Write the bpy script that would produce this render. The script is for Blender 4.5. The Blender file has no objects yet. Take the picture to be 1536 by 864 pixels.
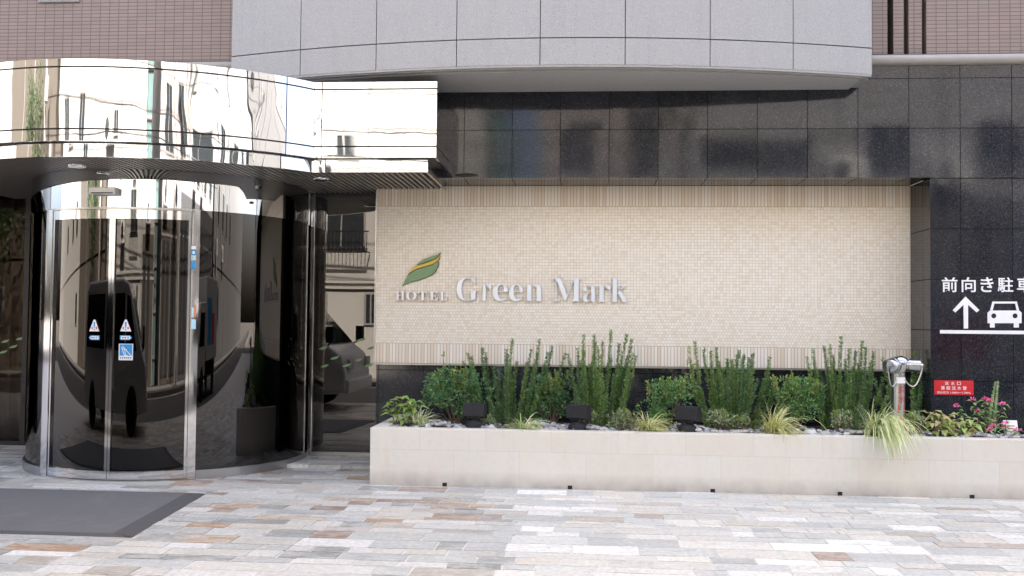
import bpy, math, random
from mathutils import Vector, Matrix
random.seed(7)
R = math.radians
sc = bpy.context.scene
col = sc.collection

# ------------------------------------------------------------------ camera, sky, sun, exposure
YAW, PITCH, ROLL, FPX = 4.3251, 1.9296, 0.5885, 1466.43
CAM = Vector((0, 0, 1.5))
cy_, sy_ = math.cos(R(YAW)), math.sin(R(YAW))
FW = Vector((-sy_*math.cos(R(PITCH)), cy_*math.cos(R(PITCH)), math.sin(R(PITCH))))
RT0 = Vector((cy_, sy_, 0)); UP0 = RT0.cross(FW)
RT = RT0*math.cos(R(ROLL)) + UP0*math.sin(R(ROLL))
UP = -RT0*math.sin(R(ROLL)) + UP0*math.cos(R(ROLL))
cd = bpy.data.cameras.new('camera'); cd.sensor_width = 36; cd.lens = FPX/1536*36
cd.clip_start = 0.05; cd.clip_end = 2000
cam = bpy.data.objects.new('camera', cd); col.objects.link(cam)
cam.matrix_world = Matrix(((RT.x, UP.x, -FW.x, CAM.x), (RT.y, UP.y, -FW.y, CAM.y), (RT.z, UP.z, -FW.z, CAM.z), (0, 0, 0, 1)))
sc.camera = cam

SUN_EL, SUN_AZ = 60.0, 20.0            # azimuth from +Y towards +X: the sun stands behind the hotel
wd = bpy.data.worlds.new('World'); sc.world = wd; wd.use_nodes = True
wn = wd.node_tree; bg = wn.nodes['Background']
sky = wn.nodes.new('ShaderNodeTexSky'); sky.sky_type = 'NISHITA'; sky.sun_disc = False
sky.sun_elevation = R(SUN_EL); sky.sun_rotation = R(SUN_AZ); sky.air_density = .75; sky.dust_density = 8.0; sky.ozone_density = .5
wn.links.new(sky.outputs[0], bg.inputs[0]); bg.inputs[1].default_value = 0.15
sl = bpy.data.lights.new('sun', 'SUN'); sl.energy = 5.0; sl.angle = R(0.5); sl.color = (1, .94, .85)
so = bpy.data.objects.new('sun', sl); col.objects.link(so)
sd = Vector((math.sin(R(SUN_AZ))*math.cos(R(SUN_EL)), math.cos(R(SUN_AZ))*math.cos(R(SUN_EL)), math.sin(R(SUN_EL))))
so.rotation_euler = sd.to_track_quat('Z', 'Y').to_euler(); so.location = sd*60
vs = sc.view_settings
vs.view_transform = 'Standard'; vs.look = 'None'; vs.gamma = 1; vs.exposure = 2.95
sc.render.engine = 'CYCLES'
cy = sc.cycles
cy.use_denoising = True; cy.max_bounces = 10; cy.diffuse_bounces = 5; cy.glossy_bounces = 6
cy.transparent_max_bounces = 10; cy.transmission_bounces = 6
cy.caustics_reflective = False; cy.caustics_refractive = False; cy.sample_clamp_indirect = 8

def at(px, py, Y):
    """point of the place at depth Y that the photograph shows at (px, py)"""
    d = FW + RT*((px-768)/FPX) - UP*((py-432)/FPX)
    return CAM + d*(Y/d.y)
def onz(px, py, Z):
    d = FW + RT*((px-768)/FPX) - UP*((py-432)/FPX)
    return CAM + d*((Z-CAM.z)/d.z)

# ------------------------------------------------------------------ node helpers
class NT:
    def __init__(s, name):
        s.m = bpy.data.materials.new(name); s.m.use_nodes = True
        s.t = s.m.node_tree; s.b = s.t.nodes['Principled BSDF']; s.out = s.t.nodes['Material Output']
    def n(s, typ, **k):
        nd = s.t.nodes.new('ShaderNode'+typ)
        for a, v in k.items(): setattr(nd, a, v)
        return nd
    def put(s, sock, v):
        if hasattr(v, 'is_output'): s.t.links.new(v, sock)
        elif isinstance(v, (tuple, list)) and len(v) == 3 and sock.type == 'RGBA': sock.default_value = (*v, 1)
        else: sock.default_value = v
    def math(s, op, a, b=0.0, c=0.0):
        nd = s.n('Math', operation=op); s.put(nd.inputs[0], a); s.put(nd.inputs[1], b); s.put(nd.inputs[2], c); return nd.outputs[0]
    def mix(s, f, a, b, typ='MIX'):
        nd = s.n('MixRGB', blend_type=typ); s.put(nd.inputs[0], f); s.put(nd.inputs[1], a); s.put(nd.inputs[2], b); return nd.outputs[0]
    def pos(s): return s.n('NewGeometry').outputs['Position']
    def xyz(s, v):
        nd = s.n('SeparateXYZ'); s.put(nd.inputs[0], v); return nd.outputs
    def comb(s, x, y, z):
        nd = s.n('CombineXYZ'); s.put(nd.inputs[0], x); s.put(nd.inputs[1], y); s.put(nd.inputs[2], z); return nd.outputs[0]
    def scale(s, v, k):
        nd = s.n('Mapping'); s.put(nd.inputs[0], v); nd.inputs['Scale'].default_value = k; return nd.outputs[0]
    def noise(s, v, sc_, det=3, rough=.55, dist=0.0, colr=False):
        nd = s.n('TexNoise'); s.put(nd.inputs['Vector'], v); nd.inputs['Scale'].default_value = sc_
        nd.inputs['Detail'].default_value = det; nd.inputs['Roughness'].default_value = rough; nd.inputs['Distortion'].default_value = dist
        return nd.outputs[1 if colr else 0]
    def white(s, v):
        nd = s.n('TexWhiteNoise', noise_dimensions='3D'); s.put(nd.inputs['Vector'], v); return nd.outputs[0]
    def ramp(s, f, *st, interp='LINEAR'):
        nd = s.n('ValToRGB'); s.put(nd.inputs[0], f); e = nd.color_ramp.elements; nd.color_ramp.interpolation = interp
        while len(e) < len(st): e.new(.5)
        for k, (p, c) in enumerate(st):
            e[k].position = p; e[k].color = (c, c, c, 1) if isinstance(c, (int, float)) else (*c, 1)
        return nd.outputs[0]
    def bump(s, h, strength, dist=.01):
        nd = s.n('Bump'); s.put(nd.inputs['Height'], h); nd.inputs['Strength'].default_value = strength; nd.inputs['Distance'].default_value = dist
        s.t.links.new(nd.outputs[0], s.b.inputs['Normal']); return nd.outputs[0]
    def line(s, v, pitch, off, width):
        """1 on joint lines every pitch metres, 0 between; also the cell number"""
        t = s.math('DIVIDE', s.math('SUBTRACT', v, off), pitch)
        fr = s.math('FRACT', s.math('ADD', t, .5))
        d = s.math('MULTIPLY', s.math('ABSOLUTE', s.math('SUBTRACT', fr, .5)), pitch)
        return s.math('LESS_THAN', d, width/2), s.math('FLOOR', t)
    def set(s, color=None, rough=None, metal=None, spec=None, ior=None):
        for k, v in (('Base Color', color), ('Roughness', rough), ('Metallic', metal), ('Specular IOR Level', spec), ('IOR', ior)):
            if v is not None: s.put(s.b.inputs[k], v)
        return s.m

def plain(name, c, rough=.5, metal=0.0, var=.12, nscale=14, bump=0.0):
    t = NT(name); p = t.pos(); n = t.noise(p, nscale, 4)
    lo = tuple(x*(1-var) for x in c); hi = tuple(min(1, x*(1+var)) for x in c)
    t.set(t.mix(n, lo, hi), rough, metal)
    if bump: t.bump(t.noise(p, nscale*6, 3), bump, .004)
    return t.m

def mk_mirror(name, wave, c=(.86, .86, .85), rough=.015, grow=False):
    t = NT(name); p = t.pos()
    h = t.noise(t.scale(p, (1, 1, .45)), 2.6, 1.5)
    if grow:
        g = t.ramp(t.math('MULTIPLY', t.math('ADD', t.xyz(p)[0], 4.4), .5), (.30, .25), (.78, 2.2), interp='EASE'); g2 = t.ramp(t.xyz(p)[0], (.0, 1.0), (1.0, 1.0))
        k = t.math('LESS_THAN', t.xyz(p)[1], 8.795)
        h = t.math('MULTIPLY', h, t.math('ADD', t.math('MULTIPLY', g, k), .35))
    t.bump(h, 1.0, wave); sm = t.noise(t.scale(p, (1, 1, .3)), 4, 5, .65)
    t.set(t.mix(t.ramp(sm, (.5, 0.0), (.8, .25)), c, tuple(v*.8 for v in c)), t.ramp(sm, (.35, rough), (.8, rough+.03)), 1.0); return t.m

def mk_granite(name, joints=True, px=.4755, x0=-1.2114, pz=.481, z0=2.899):
    t = NT(name); p = t.pos(); x, y, z = t.xyz(p)
    sp = t.noise(p, 95, 3, .7); big = t.noise(p, 1.3, 3)
    vor = t.n('TexVoronoi'); t.put(vor.inputs['Vector'], p); vor.inputs['Scale'].default_value = 120
    fleck = t.math('MULTIPLY', t.white(vor.outputs['Position']), 1.0)
    base = t.ramp(sp, (.3, (.006, .0066, .0088)), (.62, (.024, .0258, .032)))
    c = t.mix(t.ramp(fleck, (.80, 0.0), (.97, .8)), base, (.06, .064, .074))
    c = t.mix(t.ramp(fleck, (.03, .8), (.14, 0.0)), c, (.008, .008, .010))
    c = t.mix(t.ramp(t.noise(t.scale(p, (1, 1, .3)), 2.2, 5, .65), (.5, 0.0), (.8, .35)), c, (.05, .053, .06)); c = t.mix(t.math('MULTIPLY', big, .35), c, t.mix(1.0, c, (.55, .55, .55), 'MULTIPLY'))
    rough = t.ramp(t.noise(p, 3, 4), (.3, .05), (.75, .11))
    spec = .5
    if joints:
        lx, ix = t.line(t.math('ADD', x, 0), px, x0, .0065); lz, iz = t.line(z, pz, z0, .0065)
        ly, iy = t.line(y, 5.0, 0.0, .0)
        slab = t.white(t.comb(ix, iz, 1.5))
        c = t.mix(1.0, c, t.ramp(slab, (0, .75), (1, 1.25)), 'MULTIPLY')
        j = t.math('MAXIMUM', lx, lz)
        c = t.mix(j, c, (.006, .006, .007)); rough = t.mix(j, rough, (.9, .9, .9)); spec = t.math('MULTIPLY', t.math('SUBTRACT', 1.0, j), .42)
        # each slab sits a touch differently, so reflections break at the joints
        tilt = t.n('VectorMath', operation='SUBTRACT'); wn_ = t.n('TexWhiteNoise', noise_dimensions='3D'); t.put(wn_.inputs['Vector'], t.comb(ix, iz, 3.3))
        t.t.links.new(wn_.outputs[1], tilt.inputs[0]); tilt.inputs[1].default_value = (.5, .5, .5)
        mul = t.n('VectorMath', operation='SCALE'); t.t.links.new(tilt.outputs[0], mul.inputs[0]); mul.inputs['Scale'].default_value = .008
        add = t.n('VectorMath', operation='ADD'); g = t.n('NewGeometry'); t.t.links.new(g.outputs['Normal'], add.inputs[0]); t.t.links.new(mul.outputs[0], add.inputs[1])
        nrm = t.n('VectorMath', operation='NORMALIZE'); t.t.links.new(add.outputs[0], nrm.inputs[0]); t.t.links.new(nrm.outputs[0], t.b.inputs['Normal'])
    t.set(c, rough, 0, spec); return t.m

def mk_mosaic(name, w, h, offset, mortar, cols, mcol, bumpd=.006, zoff=0.0):
    t = NT(name); x, y, z = t.xyz(t.pos())
    z = t.math('SUBTRACT', z, zoff)
    v = t.comb(x, z, 0.0)
    def brick(off):
        br = t.n('TexBrick'); br.offset = off; br.offset_frequency = 2; br.squash = 1; t.put(br.inputs['Vector'], v)
        for k, val in (('Scale', 1.0), ('Mortar Size', mortar), ('Mortar Smooth', .2), ('Bias', 0.0), ('Brick Width', w), ('Row Height', h)): br.inputs[k].default_value = val
        br.inputs['Color1'].default_value = (0, 0, 0, 1); br.inputs['Color2'].default_value = (1, 1, 1, 1); br.inputs['Mortar'].default_value = (.5, .5, .5, 1)
        return br.outputs
    b0, m0 = brick(0.0)[:2]
    if offset:
        b1, m1 = brick(offset)[:2]; sel = t.math('LESS_THAN', z, h*13); b0 = t.mix(sel, b0, b1); m0 = t.mix(sel, m0, m1)
    c = t.ramp(b0, *[(k/(len(cols)-1), q) for k, q in enumerate(cols)])
    c = t.mix(t.math('MULTIPLY', t.noise(t.pos(), .9, 3), .5), c, t.mix(1.0, c, (1.0, .93, .84), 'MULTIPLY'))
    c = t.mix(t.math('MULTIPLY', t.noise(t.pos(), 60, 3), .25), c, (.68, .62, .53))
    c = t.mix(m0, c, mcol)
    hgt = t.math('SUBTRACT', t.math('MULTIPLY', b0, .6), m0)
    t.bump(hgt, .6, bumpd); t.set(c, .55); return t.m

def mk_bricktile(name, w, h, ca, cb, mcol, mort=.005):
    t = NT(name); x, y, z = t.xyz(t.pos()); v = t.comb(x, z, 0.0)
    br = t.n('TexBrick'); br.offset = 0; t.put(br.inputs['Vector'], v)
    for k, val in (('Scale', 1.0), ('Mortar Size', mort), ('Mortar Smooth', .1), ('Bias', 0.0), ('Brick Width', w), ('Row Height', h)): br.inputs[k].default_value = val
    br.inputs['Color1'].default_value = (*ca, 1); br.inputs['Color2'].default_value = (*cb, 1); br.inputs['Mortar'].default_value = (*mcol, 1)
    c = t.mix(t.math('MULTIPLY', t.noise(t.pos(), 1.2, 3), .35), br.outputs[0], t.mix(1.0, br.outputs[0], (.75, .74, .74), 'MULTIPLY'))
    t.bump(t.math('SUBTRACT', 1.0, br.outputs[1]), .8, .004); t.set(c, .42); return t.m

def mk_speckle(name, a, b, scale=160, rough=.6, bump=.15):
    t = NT(name); p = t.pos(); n = t.noise(p, scale, 3, .75); c = t.ramp(n, (.36, a), (.66, b))
    big = t.noise(p, 1.1, 4); c = t.mix(t.math('MULTIPLY', big, .3), c, t.mix(1.0, c, (.82, .82, .83), 'MULTIPLY'))
    st = t.noise(t.scale(p, (7, 7, .5)), 2.2, 5, .6); c = t.mix(t.ramp(st, (.52, 0.0), (.8, .35)), c, t.mix(1.0, c, (.78, .77, .75), 'MULTIPLY'))
    t.bump(n, bump, .003); t.set(c, rough); return t.m

def mk_limestone(name):
    t = NT(name); p = t.pos(); x, y, z = t.xyz(p)
    lz, iz = t.line(z, 2.0, .327, .004)
    up = t.math('GREATER_THAN', z, .327)
    xs = t.math('ADD', x, t.math('MULTIPLY', up, .31)); xs = t.math('ADD', xs, t.math('MULTIPLY', y, .001))
    lx, ix = t.line(xs, .595, .02, .0035)
    slab = t.white(t.comb(ix, up, .7))
    c = t.ramp(slab, (0, (.605, .57, .49)), (.5, (.63, .60, .525)), (1, (.62, .60, .54)))
    st = t.noise(t.scale(p, (1, 1, .6)), 3.5, 5, .62)
    c = t.mix(t.ramp(st, (.5, 0.0), (.78, .55)), c, (.60, .47, .36))
    c = t.mix(t.ramp(t.noise(p, 22, 5), (.45, 0.0), (.8, .25)), c, (.50, .46, .42))
    low = t.math('MULTIPLY', t.ramp(z, (0.0, 1.0), (.15, 0.0)), t.noise(p, 7, 5))
    c = t.mix(t.math('MULTIPLY', low, 1.5), c, (.33, .30, .27))
    c = t.mix(t.math('MULTIPLY', t.math('MAXIMUM', lx, lz), .55), c, (.44, .40, .35))
    sk = t.math('MULTIPLY', t.ramp(t.noise(t.scale(p, (9, 9, .45)), 2.5, 4, .6), (.55, 0.0), (.8, .5)), t.ramp(z, (.1, .3), (.52, 1.0)))
    c = t.mix(t.math('MULTIPLY', sk, .55), c, (.42, .385, .335))
    t.bump(t.noise(p, 90, 4), .12, .003); t.set(c, .6); return t.m

def mk_slate(name):
    t = NT(name); a = t.n('Attribute', attribute_name='Col').outputs[0]; p = t.pos()
    off = t.n('VectorMath', operation='SCALE'); t.put(off.inputs[0], a); off.inputs['Scale'].default_value = 60
    ad = t.n('VectorMath', operation='ADD'); t.put(ad.inputs[0], p); t.put(ad.inputs[1], off.outputs[0]); q = ad.outputs[0]   # every stone has its own grain
    s1 = t.noise(t.scale(q, (1.6, 4, 1)), 2.6, 6, .62, 1.4); s2 = t.noise(t.scale(q, (1, 2.4, 1)), 3.2, 5, .6, 1.6); s3 = t.noise(t.scale(q, (1, 1.6, 1)), 2.2, 4, .6, 2.2)
    c = t.mix(t.ramp(s1, (.46, 0.0), (.68, .5)), a, (.60, .575, .515))
    c = t.mix(t.ramp(s2, (.50, 0.0), (.68, .6)), c, (.50, .51, .495))
    c = t.mix(t.ramp(s3, (.60, 0.0), (.72, .55)), c, (.50, .435, .35))
    c = t.mix(t.ramp(t.noise(q, 3.7, 5, .65, 1), (.58, 0.0), (.70, .5)), c, (.33, .34, .33))
    c = t.mix(1.0, c, t.ramp(t.noise(p, 30, 5, .7), (.25, .64), (.75, 1.16)), 'MULTIPLY')
    c = t.mix(t.ramp(t.noise(p, 1.4, 5, .65), (.52, 0.0), (.8, .3)), c, t.mix(1.0, c, (.66, .65, .63), 'MULTIPLY'))
    sp = t.noise(p, 55, 2); c = t.mix(t.ramp(sp, (.70, 0.0), (.78, .5)), c, (.16, .14, .12))
    h = t.math('ADD', t.math('MULTIPLY', s1, 1.0), t.math('MULTIPLY', t.noise(t.scale(q, (1, 2, 1)), 22, 5, .65), .5))
    t.bump(h, .7, .008); t.set(c, t.ramp(s2, (.3, .4), (.8, .65))); return t.m

def mk_glass(name, tint, ior=2.3, wave=.0008):
    t = NT(name); t.t.nodes.remove(t.b)
    tr = t.n('BsdfTransparent'); tr.inputs[0].default_value = (*tint, 1)
    gl = t.n('BsdfGlossy'); gl.inputs['Roughness'].default_value = 0.0; gl.inputs[0].default_value = (.92, .88, .85, 1)
    bp = t.n('Bump'); bp.inputs['Strength'].default_value = 1; bp.inputs['Distance'].default_value = wave
    t.put(bp.inputs['Height'], t.noise(t.pos(), 1.3, 1)); t.t.links.new(bp.outputs[0], gl.inputs['Normal'])
    fr = t.n('Fresnel'); fr.inputs[0].default_value = ior
    mx = t.n('MixShader'); t.t.links.new(fr.outputs[0], mx.inputs[0]); t.t.links.new(tr.outputs[0], mx.inputs[1]); t.t.links.new(gl.outputs[0], mx.inputs[2])
    t.t.links.new(mx.outputs[0], t.out.inputs[0]); return t.m

def mk_leaf(name, rough=.5, trans=.25):
    t = NT(name); a = t.n('Attribute', attribute_name='Col').outputs[0]
    t.set(a, rough); tl = t.n('BsdfTranslucent'); t.put(tl.inputs[0], t.mix(1.0, a, (1.0, 1.1, .5), 'MULTIPLY'))
    mx = t.n('MixShader'); mx.inputs[0].default_value = trans
    t.t.links.new(t.b.outputs[0], mx.inputs[1]); t.t.links.new(tl.outputs[0], mx.inputs[2]); t.t.links.new(mx.outputs[0], t.out.inputs[0]); return t.m

def mk_facade(name, c, band=None):
    t = NT(name); p = t.pos()
    n = t.noise(t.scale(p, (1, 1, .25)), 2.0, 5); q = t.mix(t.math('MULTIPLY', n, .5), c, tuple(v*.82 for v in c))
    if band:
        lz, iz = t.line(t.xyz(p)[2], band, .2, .02); q = t.mix(t.math('MULTIPLY', lz, .6), q, tuple(v*.5 for v in c))
    t.bump(t.noise(p, 60, 3), .2, .004); t.set(q, .8); return t.m

M = dict(
    granite=mk_granite('black_granite'), granite_plain=mk_granite('black_granite_reveal'),
    mosaic=mk_mosaic('cream_stone_mosaic', .0325, .0305, .5, .0019, [(.78, .70, .575), (.83, .77, .665), (.86, .81, .72), (.88, .85, .78), (.82, .76, .645)], (.60, .53, .42), .006, 1.2556),
    strips=mk_mosaic('cream_stone_strips', .0335, .2085, 0, .0022, [(.70, .60, .47), (.79, .71, .60), (.84, .785, .70), (.88, .85, .79), (.76, .68, .56)], (.27, .20, .14), .006, 1.0485),
    strips_top=mk_mosaic('cream_stone_top_strips', .0335, .215, 0, .0022, [(.70, .58, .43), (.78, .68, .54), (.82, .74, .62), (.85, .79, .69), (.74, .63, .48)], (.27, .20, .14), .006, 2.690),
    brown=mk_bricktile('brown_wall_tile', .098, .0375, (.248, .184, .155), (.28, .206, .173), (.125, .10, .09), .004),
    bow=mk_speckle('pale_grey_granite', (.27, .265, .252), (.45, .442, .425)),
    soffit=mk_speckle('soffit_grey', (.42, .41, .40), (.50, .49, .475), 60, .7, .05),
    cornice=plain('cornice_paint', (.33, .31, .28), .4), dark=plain('dark_metal', (.007, .0065, .0065), .5), black=plain('black_paint', (.004, .004, .0045), .75, bump=.1),
    gapm=plain('joint_dark', (.03, .03, .032), .8), mirror=mk_mirror('polished_steel', .0055, (.60, .61, .62), .012, True), mirror_wavy=mk_mirror('polished_steel_buckled', .04, (.60, .61, .62)),
    chrome=mk_mirror('chrome', .0012, (.60, .60, .60), .06), brushed=mk_mirror('satin_steel', .001, (.40, .40, .395), .3),
    slat=plain('soffit_slat', (.22, .20, .185), .35, .0), limestone=mk_limestone('cream_limestone'), slate=mk_slate('slate'),
    mortar=plain('paving_mortar', (.54, .525, .49), .9, bump=.3), glass=mk_glass('tinted_glass', (.06, .056, .053), 1.78), glass_flat=mk_glass('tinted_flat_glass', (.10, .095, .09), 1.98, .0004),
    glass_clear=mk_glass('tinted_glass_lighter', (.5, .47, .44), 1.42),
    soil=plain('planter_soil', (.055, .042, .032), .95, var=.5, nscale=40, bump=.8), leaf=mk_leaf('leaf'), sedge=mk_leaf('sedge_blade', .45, .2),
    bark=plain('bark', (.12, .085, .06), .9, bump=.6), white=plain('white_paint', (.78, .78, .77), .45, var=.03), red=plain('red_sign', (.60, .018, .022), .4, var=.04),
    redtext=plain('red_lettering', (.55, .05, .03), .5), blue=plain('sticker_blue', (.03, .27, .58), .4, var=.04), ltblue=plain('sticker_light_blue', (.42, .65, .75), .4, var=.04),
    orange=plain('sticker_orange', (.65, .22, .06), .4), green=plain('emblem_green', (.165, .28, .135), .45, var=.05), yellow=plain('emblem_yellow', (.62, .44, .07), .45, var=.05),
    emblem_edge_shade=plain('emblem_edge_shade', (.16, .10, .05), .6), asphalt=plain('asphalt', (.05, .05, .052), .85, var=.3, nscale=50, bump=.5), concrete=plain('concrete', (.32, .31, .30), .85, var=.15, nscale=5, bump=.2),
    earth=plain('earth', (.12, .11, .10), .95), roadpaint=plain('road_paint', (.6, .6, .58), .7), rubber=plain('tyre_rubber', (.02, .02, .02), .8),
    curtain=plain('curtain_cloth', (.42, .34, .25), .9), lobby=plain('lobby_dark', (.05, .04, .035), .6), vanpaint=plain('van_paint', (.55, .55, .54), .2), autoglass=plain('vehicle_glass', (.01, .012, .013), .04),
    lamp=plain('lamp_glass', (.5, .48, .44), .15), letter=plain('letter_silver', (.66, .70, .765), .42, .55, .03), letter_side=plain('letter_return_shade', (.26, .25, .235), .5), letter_cream=plain('letter_cream', (.90, .88, .84), .4, var=.02), cream=mk_facade('cream_render', (.45, .435, .41)), pink=mk_facade('pink_render', (.34, .305, .30), .6), greyw=mk_facade('pale_grey_render', (.33, .33, .345), 2.9),
    teal=plain('teal_glass', (.13, .20, .20), .1), brownf=mk_facade('brown_render', (.10, .085, .07)), winglass=plain('window_glass', (.03, .035, .04), .05), wframe=plain('window_frame', (.25, .24, .23), .4),
    dgrey=mk_facade('dark_grey_render', (.14, .14, .145), 2.9), shutterm=plain('roller_shutter', (.075, .075, .08), .5), inlet=mk_mirror('inlet_steel', .001, (.40, .41, .42), .14), far_paving=plain('far_paving', (.11, .11, .108), .85, bump=.2), copper=plain('pole_paint', (.35, .35, .33), .6),
)
def mk_stone():
    t = NT('pebble_stone'); a = t.n('Attribute', attribute_name='Col').outputs[0]; p = t.pos()
    t.set(t.mix(1.0, a, t.ramp(t.noise(p, 45, 4), (.3, .75), (.7, 1.1)), 'MULTIPLY'), .75); return t.m
M['stone'] = mk_stone()
M['mat_edge'] = plain('mat_edge', (.06, .059, .058), .8, nscale=60, bump=.3)
def mk_mat():
    t = NT('entrance_mat_rubber'); p = t.pos(); x, y, z = t.xyz(p)
    l, i = t.line(x, .012, 0, .005); n = t.noise(t.scale(p, (1, 6, 1)), 3, 5)
    c = t.mix(n, (.064, .063, .062), (.092, .09, .088)); c = t.mix(t.math('MULTIPLY', l, .25), c, (.06, .06, .06))
    c = t.mix(t.math('MULTIPLY', t.noise(p, 160, 2), .35), c, (.2, .2, .2)); c = t.mix(t.ramp(t.noise(p, 2.6, 5, .65, 1), (.5, 0.0), (.78, .35)), c, (.17, .165, .155)); c = t.mix(t.ramp(t.noise(p, 130, 2), (.70, 0.0), (.76, .6)), c, (.36, .34, .30)); t.bump(t.noise(p, 220, 2), .5, .004); t.set(c, .85); return t.m
M['matm'] = mk_mat()

# ------------------------------------------------------------------ mesh helpers
class MB:
    def __init__(s): s.v = []; s.f = []; s.mi = []; s.c = []; s.cur = 0; s.col = None
    def face(s, pts, c=None):
        b = len(s.v); s.v += [tuple(p) for p in pts]; s.f.append(tuple(range(b, b+len(pts)))); s.mi.append(s.cur); s.c.append(c or s.col or (1, 1, 1))
    def raw(s, vs_, fs, c=None):
        b = len(s.v); s.v += [tuple(p) for p in vs_]
        for f in fs: s.f.append(tuple(b+i for i in f)); s.mi.append(s.cur); s.c.append(c or s.col or (1, 1, 1))
    def box(s, x0, x1, y0, y1, z0, z1, mat=None, c=None):
        vs_ = [Vector((x, y, z)) for x in (x0, x1) for y in (y0, y1) for z in (z0, z1)]
        if mat is not None: vs_ = [mat @ v for v in vs_]
        s.raw(vs_, [(0, 1, 3, 2), (4, 6, 7, 5), (0, 4, 5, 1), (2, 3, 7, 6), (0, 2, 6, 4), (1, 5, 7, 3)], c)
    def prism(s, poly, fn, d0, d1, c=None):
        """polygon (u, v) counter-clockwise, fn(u, v, d) -> point"""
        n = len(poly); vs_ = [fn(u, v, d0) for u, v in poly] + [fn(u, v, d1) for u, v in poly]
        s.raw(vs_, [tuple(range(n))[::-1], tuple(range(n, 2*n))] + [(i, (i+1) % n, n+(i+1) % n, n+i) for i in range(n)], c)
    def tube(s, pts, r, n=8, caps=True, c=None):
        pts = [Vector(p) for p in pts]; rr = r if isinstance(r, (list, tuple)) else [r]*len(pts); rings = []; up = None
        for i, p in enumerate(pts):
            d = (pts[min(i+1, len(pts)-1)] - pts[max(i-1, 0)]).normalized()
            if up is None: up = Vector((0, 0, 1)) if abs(d.z) < .9 else Vector((1, 0, 0))
            a = d.cross(up).normalized(); b = a.cross(d).normalized(); up = b
            rings.append([p + (a*math.cos(2*math.pi*k/n) + b*math.sin(2*math.pi*k/n))*rr[i] for k in range(n)])
        fs = [(i*n+k, i*n+(k+1) % n, (i+1)*n+(k+1) % n, (i+1)*n+k) for i in range(len(pts)-1) for k in range(n)]
        if caps: fs += [tuple(range(n))[::-1], tuple((len(pts)-1)*n+k for k in range(n))]
        s.raw([v for q in rings for v in q], fs, c)
    def lathe(s, prof, o, axis=(0, 0, 1), n=24, c=None):
        q = Vector(axis).to_track_quat('Z', 'Y'); o = Vector(o)
        vs_ = [o + q @ Vector((r*math.cos(2*math.pi*k/n), r*math.sin(2*math.pi*k/n), z)) for r, z in prof for k in range(n)]
        m = len(prof); fs = [(i*n+k, i*n+(k+1) % n, (i+1)*n+(k+1) % n, (i+1)*n+k) for i in range(m-1) for k in range(n)]
        fs += [tuple(range(n))[::-1], tuple((m-1)*n+k for k in range(n))]
        s.raw(vs_, fs, c)
    def sweep(s, plan, z0, z1, t, c=None):
        """vertical sheet of thickness t along the plan polyline, thickness on the left of the walk"""
        n = len(plan); P = [Vector((*p, 0)) for p in plan]; Q = []
        for i, p in enumerate(P):
            d = (P[min(i+1, n-1)] - P[max(i-1, 0)]).normalized(); Q.append(p + Vector((-d.y, d.x, 0))*t)
        vs_ = []
        for p, q in zip(P, Q): vs_ += [(p.x, p.y, z0), (p.x, p.y, z1), (q.x, q.y, z1), (q.x, q.y, z0)]
        fs = []
        for i in range(n-1):
            a, b = i*4, i*4+4
            fs += [(a, b, b+1, a+1), (a+1, b+1, b+2, a+2), (a+2, b+2, b+3, a+3), (a+3, b+3, b, a)]
        fs += [(0, 1, 2, 3), tuple(4*(n-1)+k for k in (3, 2, 1, 0))]
        s.raw(vs_, fs, c)
    def build(s, name, mats, parent=None, base=None, smooth=False, bevel=0.0, cols=False, seg=2):
        if not isinstance(mats, (list, tuple)): mats = [mats]
        if parent is not None:
            r = parent
            while r.parent: r = r.parent
            o0 = r.location.copy()
        elif base is not None: o0 = Vector(base)
        else:
            xs, ys, zs = zip(*s.v); o0 = Vector(((min(xs)+max(xs))/2, (min(ys)+max(ys))/2, min(zs)))
        me = bpy.data.meshes.new(name); me.from_pydata([(x-o0.x, y-o0.y, z-o0.z) for x, y, z in s.v], [], s.f)
        for m in mats: me.materials.append(m)
        me.polygons.foreach_set('material_index', s.mi)
        if smooth: me.polygons.foreach_set('use_smooth', [True]*len(s.f))
        if cols:
            ca = me.color_attributes.new('Col', 'FLOAT_COLOR', 'CORNER'); buf = []
            for f, c in zip(s.f, s.c): buf += [*c, 1.0]*len(f)
            ca.data.foreach_set('color', buf)
        me.update()
        o = bpy.data.objects.new(name, me); col.objects.link(o)
        if parent is not None: o.parent = parent
        else: o.location = o0
        if smooth:
            try: me.set_sharp_from_angle(angle=R(40))
            except Exception: pass
        if bevel:
            b = o.modifiers.new('edge', 'BEVEL'); b.width = bevel; b.segments = seg; b.limit_method = 'ANGLE'; b.angle_limit = R(40)
        return o

def tag(o, label=None, cat=None, group=None, kind=None):
    for k, v in (('label', label), ('category', cat), ('group', group), ('kind', kind)):
        if v: o[k] = v
    return o
def thing(name, loc, label, cat, group=None):
    o = bpy.data.objects.new(name, None); o.empty_display_size = .1; col.objects.link(o); o.location = loc
    return tag(o, label, cat, group)

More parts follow.
